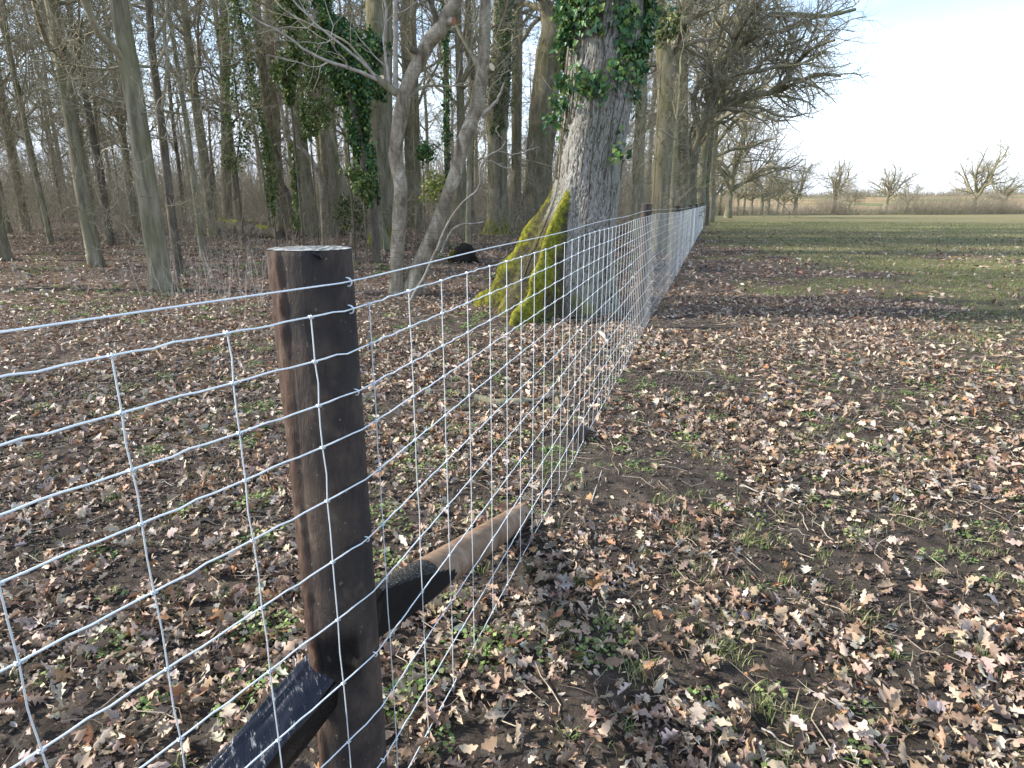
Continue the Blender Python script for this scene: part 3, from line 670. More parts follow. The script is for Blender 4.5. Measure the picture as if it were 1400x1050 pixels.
def leaf_cloud(m, rng, C, size, cols, out=None, flat=.5):
    'pointed ivy leaves of two triangles pairs at centres C'
    n = len(C); s = size*rng.uniform(.55, 1.25, n)
    nrm = norm((out if out is not None else rng.normal(0, 1, (n, 3)))+rng.normal(0, flat, (n, 3))+np.array([0, 0, .35]))
    dn = norm(np.array([0, 0, -1.])+rng.normal(0, .45, (n, 3))); v = norm(dn-(dn*nrm).sum(1, keepdims=True)*nrm); u = np.cross(v, nrm)
    sc_ = s[:, None]; fold = rng.uniform(.05, .35, n)[:, None]
    a = C-v*sc_*.42; tip = C+v*sc_*.62; l1 = C-u*sc_*.52-v*sc_*.25+nrm*sc_*fold; l2 = C-u*sc_*.30+v*sc_*.18+nrm*sc_*fold*.6
    r1 = C+u*sc_*.52-v*sc_*.25+nrm*sc_*fold; r2 = C+u*sc_*.30+v*sc_*.18+nrm*sc_*fold*.6
    V = np.stack([a, l1, l2, tip, r2, r1], 1); b = np.arange(n)[:, None]*6
    Q = np.concatenate([b+np.array([[0, 1, 2, 3]]), b+np.array([[0, 3, 4, 5]])])
    c = cols[rng.randint(len(cols), size=n)]*rng.uniform(.7, 1.3, (n, 1)); m.add(V, Q, tint=np.repeat(c, 6, 0))
IC = np.array([(.045, .12, .040), (.070, .16, .045), (.035, .085, .035), (.11, .21, .05), (.20, .27, .06), (.055, .125, .06)])
IC2 = np.array([(.11, .17, .05), (.16, .22, .06), (.08, .13, .04), (.24, .27, .09)])

# ---------------------------------------------------------------- the big oak
OB = on_ground(778, 432); OY = OB[1]+.55
ocl = [(779, 440, 118), (784, 400, 112), (792, 340, 97), (803, 270, 88), (806, 220, 88), (811, 180, 92), (819, 114, 98), (826, 60, 101), (832, 0, 106), (838, -60, 106), (842, -130, 100)]
opts = [[*at(x, y, OY), wd*.5*mpp(x, y, OY)*.98] for x, y, wd in ocl]
opts = extend(opts, 16, .30, rs(2), 5); og = float(ground_z(opts[0][0], OY, False))
opts[0][2] = min(opts[0][2], og-.12)
rows, k = 760, 420
C = resample(opts, rows); 
# finer rows where the photograph shows the trunk
P = C[:, :3]; h = (P[:, 2]-og)[:, None]; r = C[:, 3][:, None]
an = (np.arange(k)*2*math.pi/k)[None]
def flank(phi, sig): d = (an-phi+math.pi) % (2*math.pi)-math.pi; return np.exp(-(d/sig)**2)
hh = np.clip(h, 0, 9); wb = 1+.22*(vn(h*3.1, an*0+4, 31)-.5)+.10*(vn(h*9, an*2, 32)-.5)
b1 = .92*np.clip(1-hh/2.35, 0, 1)**1.25*flank(R(168)+.02*hh+.10*(vn(h*1.7, an*0, 33)-.5), .17)*wb*(1+.12*(vn(h*1.5, an*0, 3)-.5))
b2 = .92*np.clip(1-hh/2.3, 0, 1)**1.35*flank(R(234)-.05*hh+.12*(vn(h*1.9, an*0+8, 34)-.5), .17)*wb
b3 = .34*np.exp(-hh/.45)*flank(R(283), .2)+.30*np.exp(-hh/.4)*flank(R(330), .22)+.5*np.exp(-hh/.5)*flank(R(30), .3)+.5*np.exp(-hh/.6)*flank(R(100), .3)
b4 = .60*np.clip(1-hh/2.1, 0, 1)**1.4*flank(R(200), .40)
rad = b4+r*(1+.05*(vn(np.cos(an)*1.2+7+h*.2, np.sin(an)*1.2+h*.8, 3)-.5)*2)+b1+b2+b3
# bark plates: a net of cracks, drawn out along the trunk
arc = an*r*0+an*.56
wx = arc*27+1.3*vn(arc*14, h*9, 61); wy = h*7.5+1.5*vn(arc*16, h*10, 62)
n1 = vn(wx*1.45, wy*1.25, 63); n2 = vn(wx*2.3+7, wy*1.7+3, 64); n3 = vn(wx*1.7, wy*.45, 65)
ck = np.minimum(np.abs(n1-.5), np.abs(n2-.5)*1.1); crack = sst(0, .17, ck)
ridge = np.clip(sst(.25, .8, b1/(1.22*np.clip(1-hh/2.35, .02, 1)**1.25))*(b1 > .01)+sst(.3, .85, b2/(.92*np.clip(1-hh/2.3, .02, 1)**1.35))*(b2 > .01), 0, 1)
mo = np.clip(sst(.015, .09, b1)+sst(.015, .09, b2), 0, 1)*sst(2.7, 2.0, h)
mo = np.maximum(mo, .75*sst(.5, .0, h+.4*(vn(arc*5, h*3, 78)-.5))*(np.cos(an-R(255)) > -.5)*.7); mo = np.maximum(mo, .55*flank(R(250), .25)*sst(1.0, .1, h)); mo = np.maximum(mo, .9*sst(R(160), R(172), an)*sst(R(246), R(234), an)*sst(2.2, 1.2, h+.5*vn(arc*4, h*2, 79)))  # last term paints the shaded gap between the buttresses through the moss mask
mo = np.clip(mo, 0, 1)
rad = rad+(crack-1)*.015*(1-.6*mo)+.012*(fbm(arc*30, h*14, 66, 3)-.5)+.012*(fbm(arc*9, h*5, 67, 2)-.5)
T = norm(np.gradient(P, axis=0)); U = norm(np.cross(np.array([0, 1., 0]), T)); U = np.where(U[:, :1] < 0, -U, U); V_ = np.cross(T, U)
G = P[:, None]+rad[..., None]*(np.cos(an)[..., None]*U[:, None]+np.sin(an)[..., None]*V_[:, None])
oo = (opts[0][0], opts[0][1], og); oak = empty('oak_tree', oo); tag(oak, 'massive grey oak behind the fence with ivy above and mossy buttress roots', 'tree')
m = MB(); m.add(G.reshape(-1, 3), tube_faces(rows, k), crack=crack.ravel(), moss=mo.ravel(), ridge=(ridge*sst(2.6, 2.2, h)).ravel()); m.build('trunk', m_oak, oak, origin=oo)
m = MB(); rng = rs(12); Pt = resample(opts, 12)
p, d, ln, r_ = kids(rng, Pt[None, :, :3], Pt[None, :, 3], 16, .55, 1, (35, 70), (.3, .5), .5); Pl, Rl = grow(rng, p, d, ln, r_, 9, .22, .05)
v, q = tubes(Pl, Rl, 8); m.add(v, q); crown(m, rng, Pl, Rl, [7, 6, 5], rmin=.006); m.build('crown', m_bark_grey, oak, origin=oo)
# ivy on the oak
rng = rs(21); M_ = 26000
hz = rng.uniform(2.6, 9, M_); az = rng.uniform(0, 2*math.pi, M_); ri = np.clip(((P[:, 2]-og).searchsorted(hz)), 0, rows-1); ai = (az/(2*math.pi)*k).astype(int) % k
side_ = np.cos(az-R(180))*.5+np.cos(az-R(0))*.55
pr = sst(3.2, 5.6, hz+1.6*(fbm(az*1.5, hz*1.1, 81, 3)-.5)+.55*np.maximum(np.cos(az-R(190)), 0)+.9*np.maximum(np.cos(az-R(350)), 0)-.2)
clump = sst(.40, .60, fbm(az*2.1, hz*2.0, 82, 4)+.35*(pr-.6)); keep = rng.rand(M_) < clump*np.clip(pr*1.2, 0, 1)
C0 = G[ri, ai][keep]; nn = norm(C0-P[ri[keep]]); C0 = C0+nn*rng.uniform(.01, .16, (len(C0), 1))*(.5+.8*rng.rand(len(C0), 1))
m = MB(); leaf_cloud(m, rng, C0, .088, IC, nn, .45)
sp = []
for x, y, n_, s_ in ((845, 211, 26, 9), (755, 165, 45, 12), (765, 140, 45, 12), (768, 115, 40, 10), (850, 100, 60, 15), (873, 90, 45, 12), (880, 60, 60, 14), (888, 25, 60, 14), (800, 118, 70, 16), (820, 120, 60, 15), (770, 60, 40, 10), (766, 20, 40, 12)):
    c = at(x, y, OY-.60 if 790 < x < 860 else OY-.25); sp.append(c+rng.normal(0, 1, (n_, 3))*np.array([1, .4, 1.])*s_*mpp(x, y, OY)*.62)
sp = np.concatenate(sp); leaf_cloud(m, rng, sp, .085, IC, np.tile([[0, -1., 0]], (len(sp), 1)), .6)
ivy = empty('climbing_ivy', (opts[4][0], opts[4][1], og)); tag(ivy, 'glossy green ivy climbing the upper trunk of the massive grey oak', 'ivy')
ivo = (opts[4][0], opts[4][1], og); m.build('foliage', m_ivy, ivy, origin=ivo)
m = MB()
for j in range(34):
    a0_ = rng.uniform(R(180), R(370)); h0 = rng.choice([.5, 1.2, 2.2, 3.0]); h1 = rng.uniform(4, 8); n_ = 26; hs = np.linspace(h0, h1, n_)
    aa = a0_+np.cumsum(rng.normal(0, .035, n_))+rng.choice([-1, 1])*np.linspace(0, .25, n_); ri_ = np.clip((P[:, 2]-og).searchsorted(hs), 0, rows-1); ai_ = (aa/(2*math.pi)*k).astype(int) % k
    if j > 5 and h0 < 2: continue
    c = G[ri_, ai_]+norm(G[ri_, ai_]-P[ri_])*.012; c[1:-1] = (c[:-2]+c[1:-1]+c[2:])/3; v, q = tubes(c[None], np.linspace(.009, .004, n_)[None], 5); m.add(v, q)
m.build('stem', m_bark_dark, ivy, origin=ivo)

# ---------------------------------------------------------------- trees of the wood, placed from the photograph
def px_tree(name, label, spec, Y, mat, seed, top=15, limbs=(), kid=10, lev=(6, 5, 4), cmat=None, t0=.55, k=20, flare=.5, group=None, cat='tree', low=0, rows=60, rtop=.08, extra=None, foot=.35):
    rng = rs(seed); pts = [[*at(x, y, Y), wd*.5*mpp(x, y, Y)] for x, y, wd in spec]
    g = float(ground_z(pts[0][0], Y, False)); b = list(pts[0]); b[2] = g-.15
    if pts[0][2] > g+.25: pts = [b]+pts
    else: pts[0] = b
    if top: pts = extend(pts, top, rtop, rng)
    org = (pts[0][0], pts[0][1], g); e = empty(name, org); tag(e, label, cat, group)
    m = MB(); trunk_geo(m, pts, k, seed, flare, .45, .06, rows, foot)
    Ls = []
    for lp, dY in limbs:
        lq = resample(limb_px(lp, Y, dY), 14); lq[:, :3] += rng.normal(0, .012, (14, 3)); Ls.append(lq); v, q = tubes(lq[None, :, :3], lq[None, :, 3], 9); m.add(v, q, foot=np.zeros(len(v)))
    m.build('trunk', mat, e, origin=org)
    m = MB(); Pt = resample(pts, 14); any_ = False
    if kid:
        p, d, ln, r_ = kids(rng, Pt[None, :, :3], Pt[None, :, 3], kid, t0, 1, (30, 75), (.16, .34), .45); Pl, Rl = grow(rng, p, d, ln, r_, 8, .2, .06)
        v, q = tubes(Pl, Rl, 6); m.add(v, q); crown(m, rng, Pl, Rl, list(lev), rmin=.006); any_ = True
    low *= 2
    if low:      # thin shoots low on the trunk
        p, d, ln, r_ = kids(rng, Pt[None, :, :3], Pt[None, :, 3], low, .05, .8, (40, 90), (.05, .13), .12); Pl, Rl = grow(rng, p, d, ln, np.minimum(r_, .02), 7, .3, .03)
        v, q = tubes(Pl, Rl, 4); m.add(v, q); crown(m, rng, Pl, Rl, [4, 3], wig=.3, rmin=.004); any_ = True
    for lq in Ls: crown(m, rng, lq[None, :, :3], lq[None, :, 3], [12, 8, 5], wig=.2, rmin=.006, t0=.08, up=.03); any_ = True
    if extra: extra(m, rng, Pt, Y)
    if any_: m.build('crown', cmat or m_twig, e, origin=org)
    return e, pts, rng
def gY(x, y): return float(on_ground(x, y)[1])

# the young forked tree beside the post, two stems from one stool
Y1 = gY(545, 403); rng = rs(31)
A = [(541, 404, 25), (543, 375, 19), (543, 350, 18.5), (546, 300, 19), (547, 250, 18.5), (541, 215, 19), (544, 180, 18), (549, 150, 20), (553, 130, 19), (562, 105, 18), (577, 75, 19), (590, 52, 20), (604, 38, 20), (612, 20, 19), (622, 3, 17), (632, -30, 16), (640, -70, 15)]
e, pts, rng = px_tree('forked_tree', 'young pale forked tree rising just right of the near post, with cut stubs', A, Y1, m_bark_pale, 5, 9.5, kid=8, k=28, flare=.25, rows=90, t0=.6, cmat=m_twig_pale)
eo = np.array(e.location)
def limb_obj(name, pts_px, Y, dY, mat, parent, seed=0, lev=None, n=18, jit=.006, k=8):
    rg = rs(seed); lq = resample(limb_px(pts_px, Y, dY), n); lq[:, :3] += rg.normal(0, jit, (n, 3)); m = MB(); v, q = tubes(lq[None, :, :3], lq[None, :, 3], k); m.add(v, q)
    if lev: crown(m, rg, lq[None, :, :3], lq[None, :, 3], lev, wig=.2, rmin=.0035, t0=.2)
    return m.build(name, mat, parent, origin=tuple(parent.location) if parent else (0, 0, 0))
limb_obj('branch', [(553, 132, 13), (538, 124, 11), (524, 113, 10), (514, 106, 7)], Y1, -.1, m_bark_grey, e, 1)
limb_obj('branch', [(524, 113, 6), (505, 104, 5), (470, 91, 4.5), (440, 80, 4), (415, 66, 3.5), (385, 45, 3), (352, 28, 2.5), (330, 10, 2)], Y1, -1.2, m_twig_pale, e, 2, [4, 3])
limb_obj('branch', [(518, 108, 5), (500, 90, 4), (478, 70, 3.5), (455, 52, 3), (430, 30, 2.6), (405, 5, 2.4), (385, -20, 2)], Y1, -.8, m_twig_pale, e, 3, [4, 3])
limb_obj('branch', [(514, 106, 4), (490, 74, 3), (470, 55, 3), (440, 40, 2.4), (395, 18, 2), (360, -15, 2)], Y1, .6, m_twig, e, 4, [5, 3])
limb_obj('branch', [(541, 124, 8), (541, 90, 7), (541, 50, 6.6), (540, 10, 6), (539, -40, 5)], Y1, -.5, m_twig_pale, e, 5)
limb_obj('branch', [(601, 38, 9), (596, 25, 7.5), (590, 8, 7), (585, -20, 6)], Y1, -.2, m_bark_dark, e, 6, [4])
limb_obj('branch', [(533, 125, 5), (529, 90, 4), (525, 55, 3.4), (528, 20, 3), (524, -15, 3)], Y1, .2, m_twig_pale, e, 7, [4, 3])
limb_obj('branch', [(561, 132, 6), (572, 122, 5), (590, 117, 3.4), (615, 118, 2.6), (640, 112, 2)], Y1, .8, m_twig, e, 8, [5, 3])
m_cut = NM('fresh_cut_wood', .7, .2); cn = m_cut.noise(m_cut.coords(), 40, 3, .6); m_cut.color(m_cut.ramp(cn.outputs['Fac'], (.3, (.62, .46, .28)), (.7, (.80, .68, .48)))); m_cut = m_cut.m
m_cut2 = NM('red_cut_wood', .7, .2).color((.42, .16, .07)).m
def stub(parent, x, y, Y, ln, dirv, r, mat=m_bark_pale, cut=m_cut, name='cut_stub'):
    p = at(x, y, Y); d = norm(np.array(dirv, float)); t = np.linspace(0, 1, 4)[:, None]; Pp = p-d*.10+d*(ln+.10)*t; m = MB(); v, q = tubes(Pp[None], np.full((1, 4), r)*np.array([1.1, 1.05, 1, .97]), 14); m.add(v, q)
    o = m.build(name, mat, parent, origin=tuple(parent.location)); m = MB(); a = np.arange(14)*2*math.pi/14; u_ = norm(np.cross(d, [0, 0, 1.])); w_ = np.cross(u_, d); c = Pp[-1]+d*.002
    ring = c+r*.96*(np.cos(a)[:, None]*u_+np.sin(a)[:, None]*w_); m.add(np.vstack([ring, c+d*.002]), None, [[i, (i+1) % 14, 14] for i in range(14)])
    s_ = m.build('sawn_face', cut, o, smooth=False); s_.location = (-0, 0, 0)
    me = s_.data; oo_ = np.array(parent.location)
    for vv in me.vertices: vv.co = [vv.co[i]-oo_[i] for i in range(3)]
    return o
stub(e, 524, 111, Y1, .10, (-.15, -1, .45), .055)
stub(e, 612, 30, Y1-.08, .14, (.9, -.5, -.05), .07, cut=m_cut2)
stub(e, 568, 70, Y1-.1, .10, (-.9, -.4, .25), .05, m_bark_dark, m_bark_dark)
B = [(562, 398, 30), (571, 372, 25), (580, 348, 21), (592, 320, 19), (601, 298, 18.5), (611, 270, 18), (619, 248, 18), (627, 222, 18), (632, 200, 19.5), (643, 170, 18), (652, 145, 18), (658, 115, 17), (661, 80, 16), (663, 40, 16), (664, 0, 15), (668, -50, 14)]
Y2 = Y1+.05
e2, pts, rng = px_tree('leaning_tree', 'young pale tree leaning right from the foot of the forked tree', B, Y2, m_bark_pale, 8, 10, kid=8, k=28, flare=.3, rows=90, t0=.6, cmat=m_twig_pale)
stub(e2, 669, 94, Y2-.05, .07, (.8, -.75, .35), .075)
limb_obj('branch', [(660, 158, 6), (672, 146, 4.5), (682, 132, 3.4), (690, 112, 2.4)], Y2, -.5, m_twig_pale, e2, 9)
limb_obj('branch', [(655, 90, 8), (640, 66, 5), (628, 45, 4), (614, 15, 3.5), (604, -20, 3)], Y2, .5, m_twig, e2, 10, [4, 3])
# the dead curved sapling in front of it
Y3 = gY(562, 413)
m_dead = bark('dead_sapling_bark', (.12, .105, .085), (.25, .225, .19), (.38, .36, .33), 9, 1, .2, .2, .004)
def dead_shoot():
    slim = lambda q: [(x, y, w_*.72) for x, y, w_ in q]
    b = at(561, 414, Y3); e = empty('dead_sapling', (b[0], b[1], float(ground_z(b[0], b[1], False)))); tag(e, 'thin curved dead sapling bending right in front of the leaning tree', 'sapling')
    limb_obj('stem', slim([(559, 420, 7), (565, 405, 8), (578, 384, 8), (590, 358, 7), (600, 336, 6), (605, 322, 5), (617, 298, 5), (633, 277, 4.6), (655, 256, 4.4), (657, 248, 4), (656, 233, 4), (663, 219, 4), (672, 210, 3.6), (683, 205, 3.3), (692, 192, 3), (693, 180, 2.6)]), Y3, -.3, m_dead, e, 1, n=40, jit=.003)
    limb_obj('twig', slim([(664, 219, 3), (678, 223, 2.6), (692, 230, 2.4), (704, 236, 1.6)]), Y3-.25, -.1, m_dead, e, 2, [3])
    limb_obj('twig', slim([(681, 206, 3), (700, 211, 2.4), (715, 209, 2.4), (727, 204, 2), (737, 202, 1.4)]), Y3-.28, -.1, m_dead, e, 3, [3])
    limb_obj('twig', slim([(603, 345, 5), (612, 325, 4), (622, 311, 4), (633, 307, 3.6), (650, 306, 3.4), (663, 304, 3.2)]), Y3-.1, .2, m_dead, e, 4)
    limb_obj('twig', slim([(692, 192, 2.4), (681, 183, 2), (678, 176, 2), (683, 172, 1.4)]), Y3-.3, 0, m_dead, e, 5)
dead_shoot()
# stump with a sapling standing on it
YS = gY(634, 358)
def stump():
    b = at(634, 352, YS); m = MB(); g = float(ground_z(b[0], b[1], False)); rows, k = 16, 40; an = np.arange(k)*2*math.pi/k
    t = np.linspace(0, 1, rows)[:, None]; rr = (.34*np.sqrt(np.clip(1-(t-.0)**2.2, 0, 1))+.02)*(1+.5*(fbm(np.cos(an)*2+3+0*t, np.sin(an)*2+t*3, 5, 3)-.5)*2)
    V = np.stack([b[0]+rr*np.cos(an)*1.15, b[1]+rr*np.sin(an), g-.1+t*.66+.1*(vn(an*2+0*t, t*4, 4)-.5)], -1); m.add(V, tube_faces(rows, k))
    org = (b[0], b[1], g); e = empty('tree_stump', org); tag(e, 'squat black stump with a mossy left side, behind the leaning tree', 'tree stump'); m.build('stump', NM('black_stump', .9, .15).color((.022, .018, .015)).m, e, origin=org)  # one even near-black base colour over the whole stump
    m = MB(); ks = rs(4); sel = ks.uniform(0, 1, (900, 2)); a = R(150)+sel[:, 0]*R(75); tt = sel[:, 1]*.8
    rr = (.36*np.sqrt(np.clip(1-tt**2.2, 0, 1))+.03); c = np.stack([b[0]+rr*np.cos(a)*1.2, b[1]+rr*np.sin(a), g-.05+tt*.5], -1); leaf_cloud(m, ks, c, .05, np.array([(.20, .22, .015), (.12, .14, .012), (.3, .3, .03)])); m.build('moss', m_green, e, origin=org)
stump()
px_tree('sapling', 'slim grey sapling growing straight up beside the black stump', [(640, 350, 14), (640, 335, 8), (640, 300, 7), (641, 265, 6.5), (644, 200, 5), (648, 120, 4)], YS+.1, m_bark_grey, 3, 8, kid=6, lev=(4, 3), k=10, flare=.8, rtop=.02, cat='sapling')

T = px_tree
T('ivied_tree', 'tall straight grey trunk with a mossy foot, left of the big oak', [(680, 322, 36), (680, 290, 30), (680, 250, 27), (680, 200, 27), (683, 120, 28), (687, 40, 27), (688, 0, 26), (690, -60, 24)], gY(680, 321), m_bark_grey, 11, 19, foot=.95, low=30, flare=.45, k=28)
T('forked_oak', 'broad two-toned trunk forking at the top, directly left of the big oak', [(721, 322, 34), (727, 290, 34), (735, 250, 36), (739, 200, 38), (745, 130, 37), (750, 80, 36), (756, 38, 34), (748, 15, 20), (738, -20, 16)], gY(722, 318), m_bark_green, 12, 19, foot=.6, limbs=(([(756, 42, 24), (768, 22, 20), (782, 2, 18), (800, -30, 16)], -.5),), low=40, flare=.3, k=28)
T('beech_tree', 'stout greenish trunk with mossy roots behind the young forked tree', [(529, 336, 42), (527, 300, 35), (524, 250, 34), (521, 200, 33), (520, 120, 32), (519, 50, 34), (518, 0, 36), (517, -50, 34)], gY(530, 334), m_bark_green, 13, 19, foot=.95, low=30, flare=.5, k=28)
T('wood_tree', 'dark narrow trunk leaning left out of the greenish trunk foot', [(521, 342, 26), (517, 310, 19), (513, 285, 14), (507, 262, 12), (496, 235, 10), (486, 200, 9)], gY(521, 341), m_bark_grey, 14, 9, kid=6, low=10, flare=.5, rtop=.04)
T('ivied_oak', 'grey leaning trunk in the left wood, its foot among pale stems', [(427, 324, 26), (424, 300, 23), (420, 270, 21), (413, 215, 19), (408, 160, 19), (404, 115, 19), (397, 40, 20), (393, -20, 19)], gY(427, 322), m_bark_green, 15, 18, low=30, flare=.3)
T('ivied_oak', 'straight grey trunk with ivy up one side, leftmost pair beyond the post', [(388, 314, 21), (383, 280, 18), (379, 240, 17), (376, 200, 16), (373, 100, 18), (367, 0, 17), (362, -60, 16)], gY(388, 313), m_bark_grey, 16, 18, low=30, flare=.2)
T('slim_tree', 'slim ivy-speckled trunk leaning left beside the leftmost grey trunk', [(385, 318, 9), (378, 250, 9), (371, 200, 9), (362, 120, 11), (351, 30, 13), (344, -30, 13)], gY(386, 316), m_bark_grey, 17, 15, low=24, flare=.2)
T('slim_tree', 'thin pale crooked stem rising behind the sawn post top', [(444, 336, 8), (442, 300, 7), (440, 266, 6.6), (436, 236, 6.6), (427, 221, 6), (416, 207, 5.6), (400, 196, 5), (385, 150, 4.6), (380, 100, 4)], gY(444, 338), m_bark_pale, 18, 8, kid=6, lev=(4, 3), low=12, flare=.2, rtop=.02)
T('slim_tree', 'thin pale stem leaning left above the right edge of the post', [(484, 336, 8), (480, 300, 8), (475, 272, 8), (466, 240, 7.5), (459, 214, 7), (450, 160, 6), (446, 100, 6), (440, 20, 5)], gY(484, 336), m_bark_grey, 19, 11, kid=8, lev=(4, 3), low=14, flare=.2, rtop=.03)
T('slim_tree', 'thin dark stick-like trunk leaning left behind the post', [(404, 322, 7), (398, 285, 7), (392, 262, 6.6), (384, 248, 6), (380, 230, 5)], gY(404, 322), m_bark_dark, 20, 6, kid=5, lev=(4, 3), low=8, flare=.1, rtop=.02)
T('wood_tree', 'greenish trunk at the far left, beyond the mossy fallen log', [(313, 312, 15), (310, 270, 13), (309, 230, 12), (308, 150, 12), (307, 60, 13), (306, 0, 12)], gY(313, 311), m_bark_green, 21, 17, low=30, flare=.2)
T('slim_tree', 'short-boled slim trunk seen between the two young pale trees', [(573, 318, 11), (572, 285, 9), (571, 250, 8), (569, 150, 8), (566, 60, 8)], gY(573, 316), m_bark_grey, 22, 14, low=20, flare=.5)
T('slim_tree', 'ivied slim trunk standing tall between the two young pale trees', [(612, 312, 9), (611, 200, 8), (610, 120, 8), (609, 40, 7), (607, 0, 7)], gY(612, 311), m_bark_dark, 23, 16, low=24, flare=.3)
T('wood_tree', 'brown trunk behind the greenish one, upper half lost in twigs', [(562, 314, 12), (559, 200, 12), (556, 100, 13), (555, 0, 12)], gY(562, 312), m_bark_grey, 24, 17, low=20)
T('wood_tree', 'grey trunk seen close left of the two-toned forking trunk', [(706, 312, 14), (706, 200, 14), (707, 90, 14), (708, 0, 13)], gY(706, 310), m_bark_green, 25, 18, low=24)
T('wood_tree', 'leaning brown trunk between the ivied one and the leaning young tree', [(640, 308, 9), (643, 220, 9), (645, 120, 9), (640, 20, 9)], gY(640, 307), m_bark_dark, 26, 17, low=24)
# right of the oak, along the fence
T('mossy_oak', 'stout oak behind the second post, its fork streaked with yellow moss', [(904, 296, 28), (905, 250, 26), (908, 200, 26), (912, 150, 28), (914, 105, 30), (906, 60, 20), (899, 0, 18), (895, -40, 17)], 25, m_bark_green, 27, 17, limbs=(([(915, 112, 22), (925, 80, 18), (933, 50, 16), (940, 10, 15), (945, -30, 14)], 1),), low=60, flare=.25, k=28, kid=16)
T('slim_tree', 'slim pale trunk just right of the stout oak behind the second post', [(919, 292, 8), (921, 250, 7.5), (923, 215, 6.5), (925, 180, 5), (928, 140, 3.5)], 23, m_bark_grey, 28, 7, kid=7, low=30, flare=.2, rtop=.03)
lim = [([(984, 98, 10), (1000, 75, 9), (1008, 64, 8), (1024, 48, 7.5), (1037, 30, 7), (1053, 20, 7), (1078, 21, 6.5), (1096, 20, 6), (1130, 22, 5), (1170, 12, 4)], -2),
       ([(952, 182, 10), (970, 160, 10), (988, 146, 9.5), (1014, 136, 9), (1037, 128, 8.5), (1057, 126, 8), (1074, 109, 7), (1096, 110, 6), (1125, 100, 5), (1150, 104, 4)], -3),
       ([(1055, 127, 6), (1069, 124, 5), (1084, 115, 4.6), (1096, 111, 4), (1118, 120, 3)], -4),
       ([(967, 145, 8), (985, 110, 6.5), (1012, 100, 6), (1036, 98, 5.5), (1062, 91, 5), (1094, 88, 4), (1130, 70, 3)], -3.5),
       ([(1034, 98, 4.6), (1046, 80, 4), (1061, 72, 4), (1066, 64, 3.5), (1084, 58, 3), (1100, 50, 2.6)], -4),
       ([(1002, 70, 7), (1025, 52, 6), (1050, 46, 5), (1080, 40, 4), (1115, 22, 3)], -2.5),
       ([(1006, 50, 7), (1028, 15, 6), (1055, -12, 5), (1090, -30, 4)], -2),
       ([(1072, 110, 6), (1090, 84, 5), (1112, 66, 4), (1140, 55, 3)], -5),
       ([(986, 95, 10), (1000, 66, 9.5), (1010, 34, 9), (1020, 0, 8.5), (1030, -40, 8)], 1),
       ([(958, 180, 9), (948, 140, 8), (962, 100, 7), (980, 60, 6), (990, 20, 5)], 2), ([(945, 205, 8), (934, 203, 7), (926, 198, 6), (918, 180, 5)], -1)]
T('leaning_oak', 'grey oak leaning right over the fence with long bare limbs over the field', [(945, 290, 15), (946, 250, 13), (948, 222, 12.5), (950, 205, 14), (957, 182, 14), (967, 158, 14), (974, 138, 14), (983, 108, 14), (992, 80, 12)], 34, m_bark_grey, 29, None, limbs=lim, kid=24, low=50, flare=.4, k=24, t0=.45)
T('wood_tree', 'narrow mossy trunk hard against the left of the leaning oak', [(937, 290, 10), (938, 250, 9), (938, 220, 9), (936, 150, 9), (937, 70, 9), (938, 0, 9)], 33, m_bark_green, 30, 17, low=50)
T('ivied_tree', 'dark ivy-smothered trunk where the wire fence fades out', [(962, 288, 15), (963, 250, 13), (966, 220, 13), (970, 180, 12), (972, 120, 12)], 52, m_bark_dark, 34, 17, low=30, kid=20)
T('wood_tree', 'brown trunk between the mossy one and the stout fence oak', [(929, 290, 10), (929, 220, 10), (926, 140, 10), (930, 60, 10)], 42, m_bark_grey, 35, 18, low=40, kid=18)
T('wood_tree', 'dull brown trunk close right of the big oak, half hidden', [(872, 300, 16), (873, 230, 15), (876, 150, 15), (880, 60, 14)], 32, m_bark_grey, 36, 18, low=50, kid=18)
T('edge_oak', 'tall spreading oak at the wood edge, right of the leaning oak', [(958, 289, 12), (960, 240, 11), (966, 190, 10), (974, 150, 10)], 46, m_bark_grey, 61, 19, limbs=[([(968, 180, 7), (990, 160, 6), (1015, 150, 5), (1040, 155, 4), (1065, 168, 3)], -2), ([(972, 160, 7), (1000, 120, 6), (1030, 75, 5), (1060, 45, 4), (1095, 30, 3)], -3), ([(974, 150, 8), (1005, 100, 6), (1020, 55, 5), (1035, 5, 4)], 1), ([(974, 150, 7), (1010, 130, 6), (1050, 112, 5), (1085, 70, 4), (1120, 50, 3)], -3)], kid=26, low=40, flare=.4, t0=.5)
T('edge_oak', 'thin-limbed oak at the wood edge, farthest along the wire fence', [(973, 289, 9), (974, 250, 8), (977, 200, 7)], 62, m_bark_grey, 62, 20, limbs=[([(977, 200, 6), (1000, 170, 5), (1030, 140, 4), (1050, 100, 3)], -2), ([(976, 215, 5), (1000, 205, 4), (1030, 200, 3), (1050, 190, 2)], -2)], kid=28, low=40, flare=.4, t0=.35)
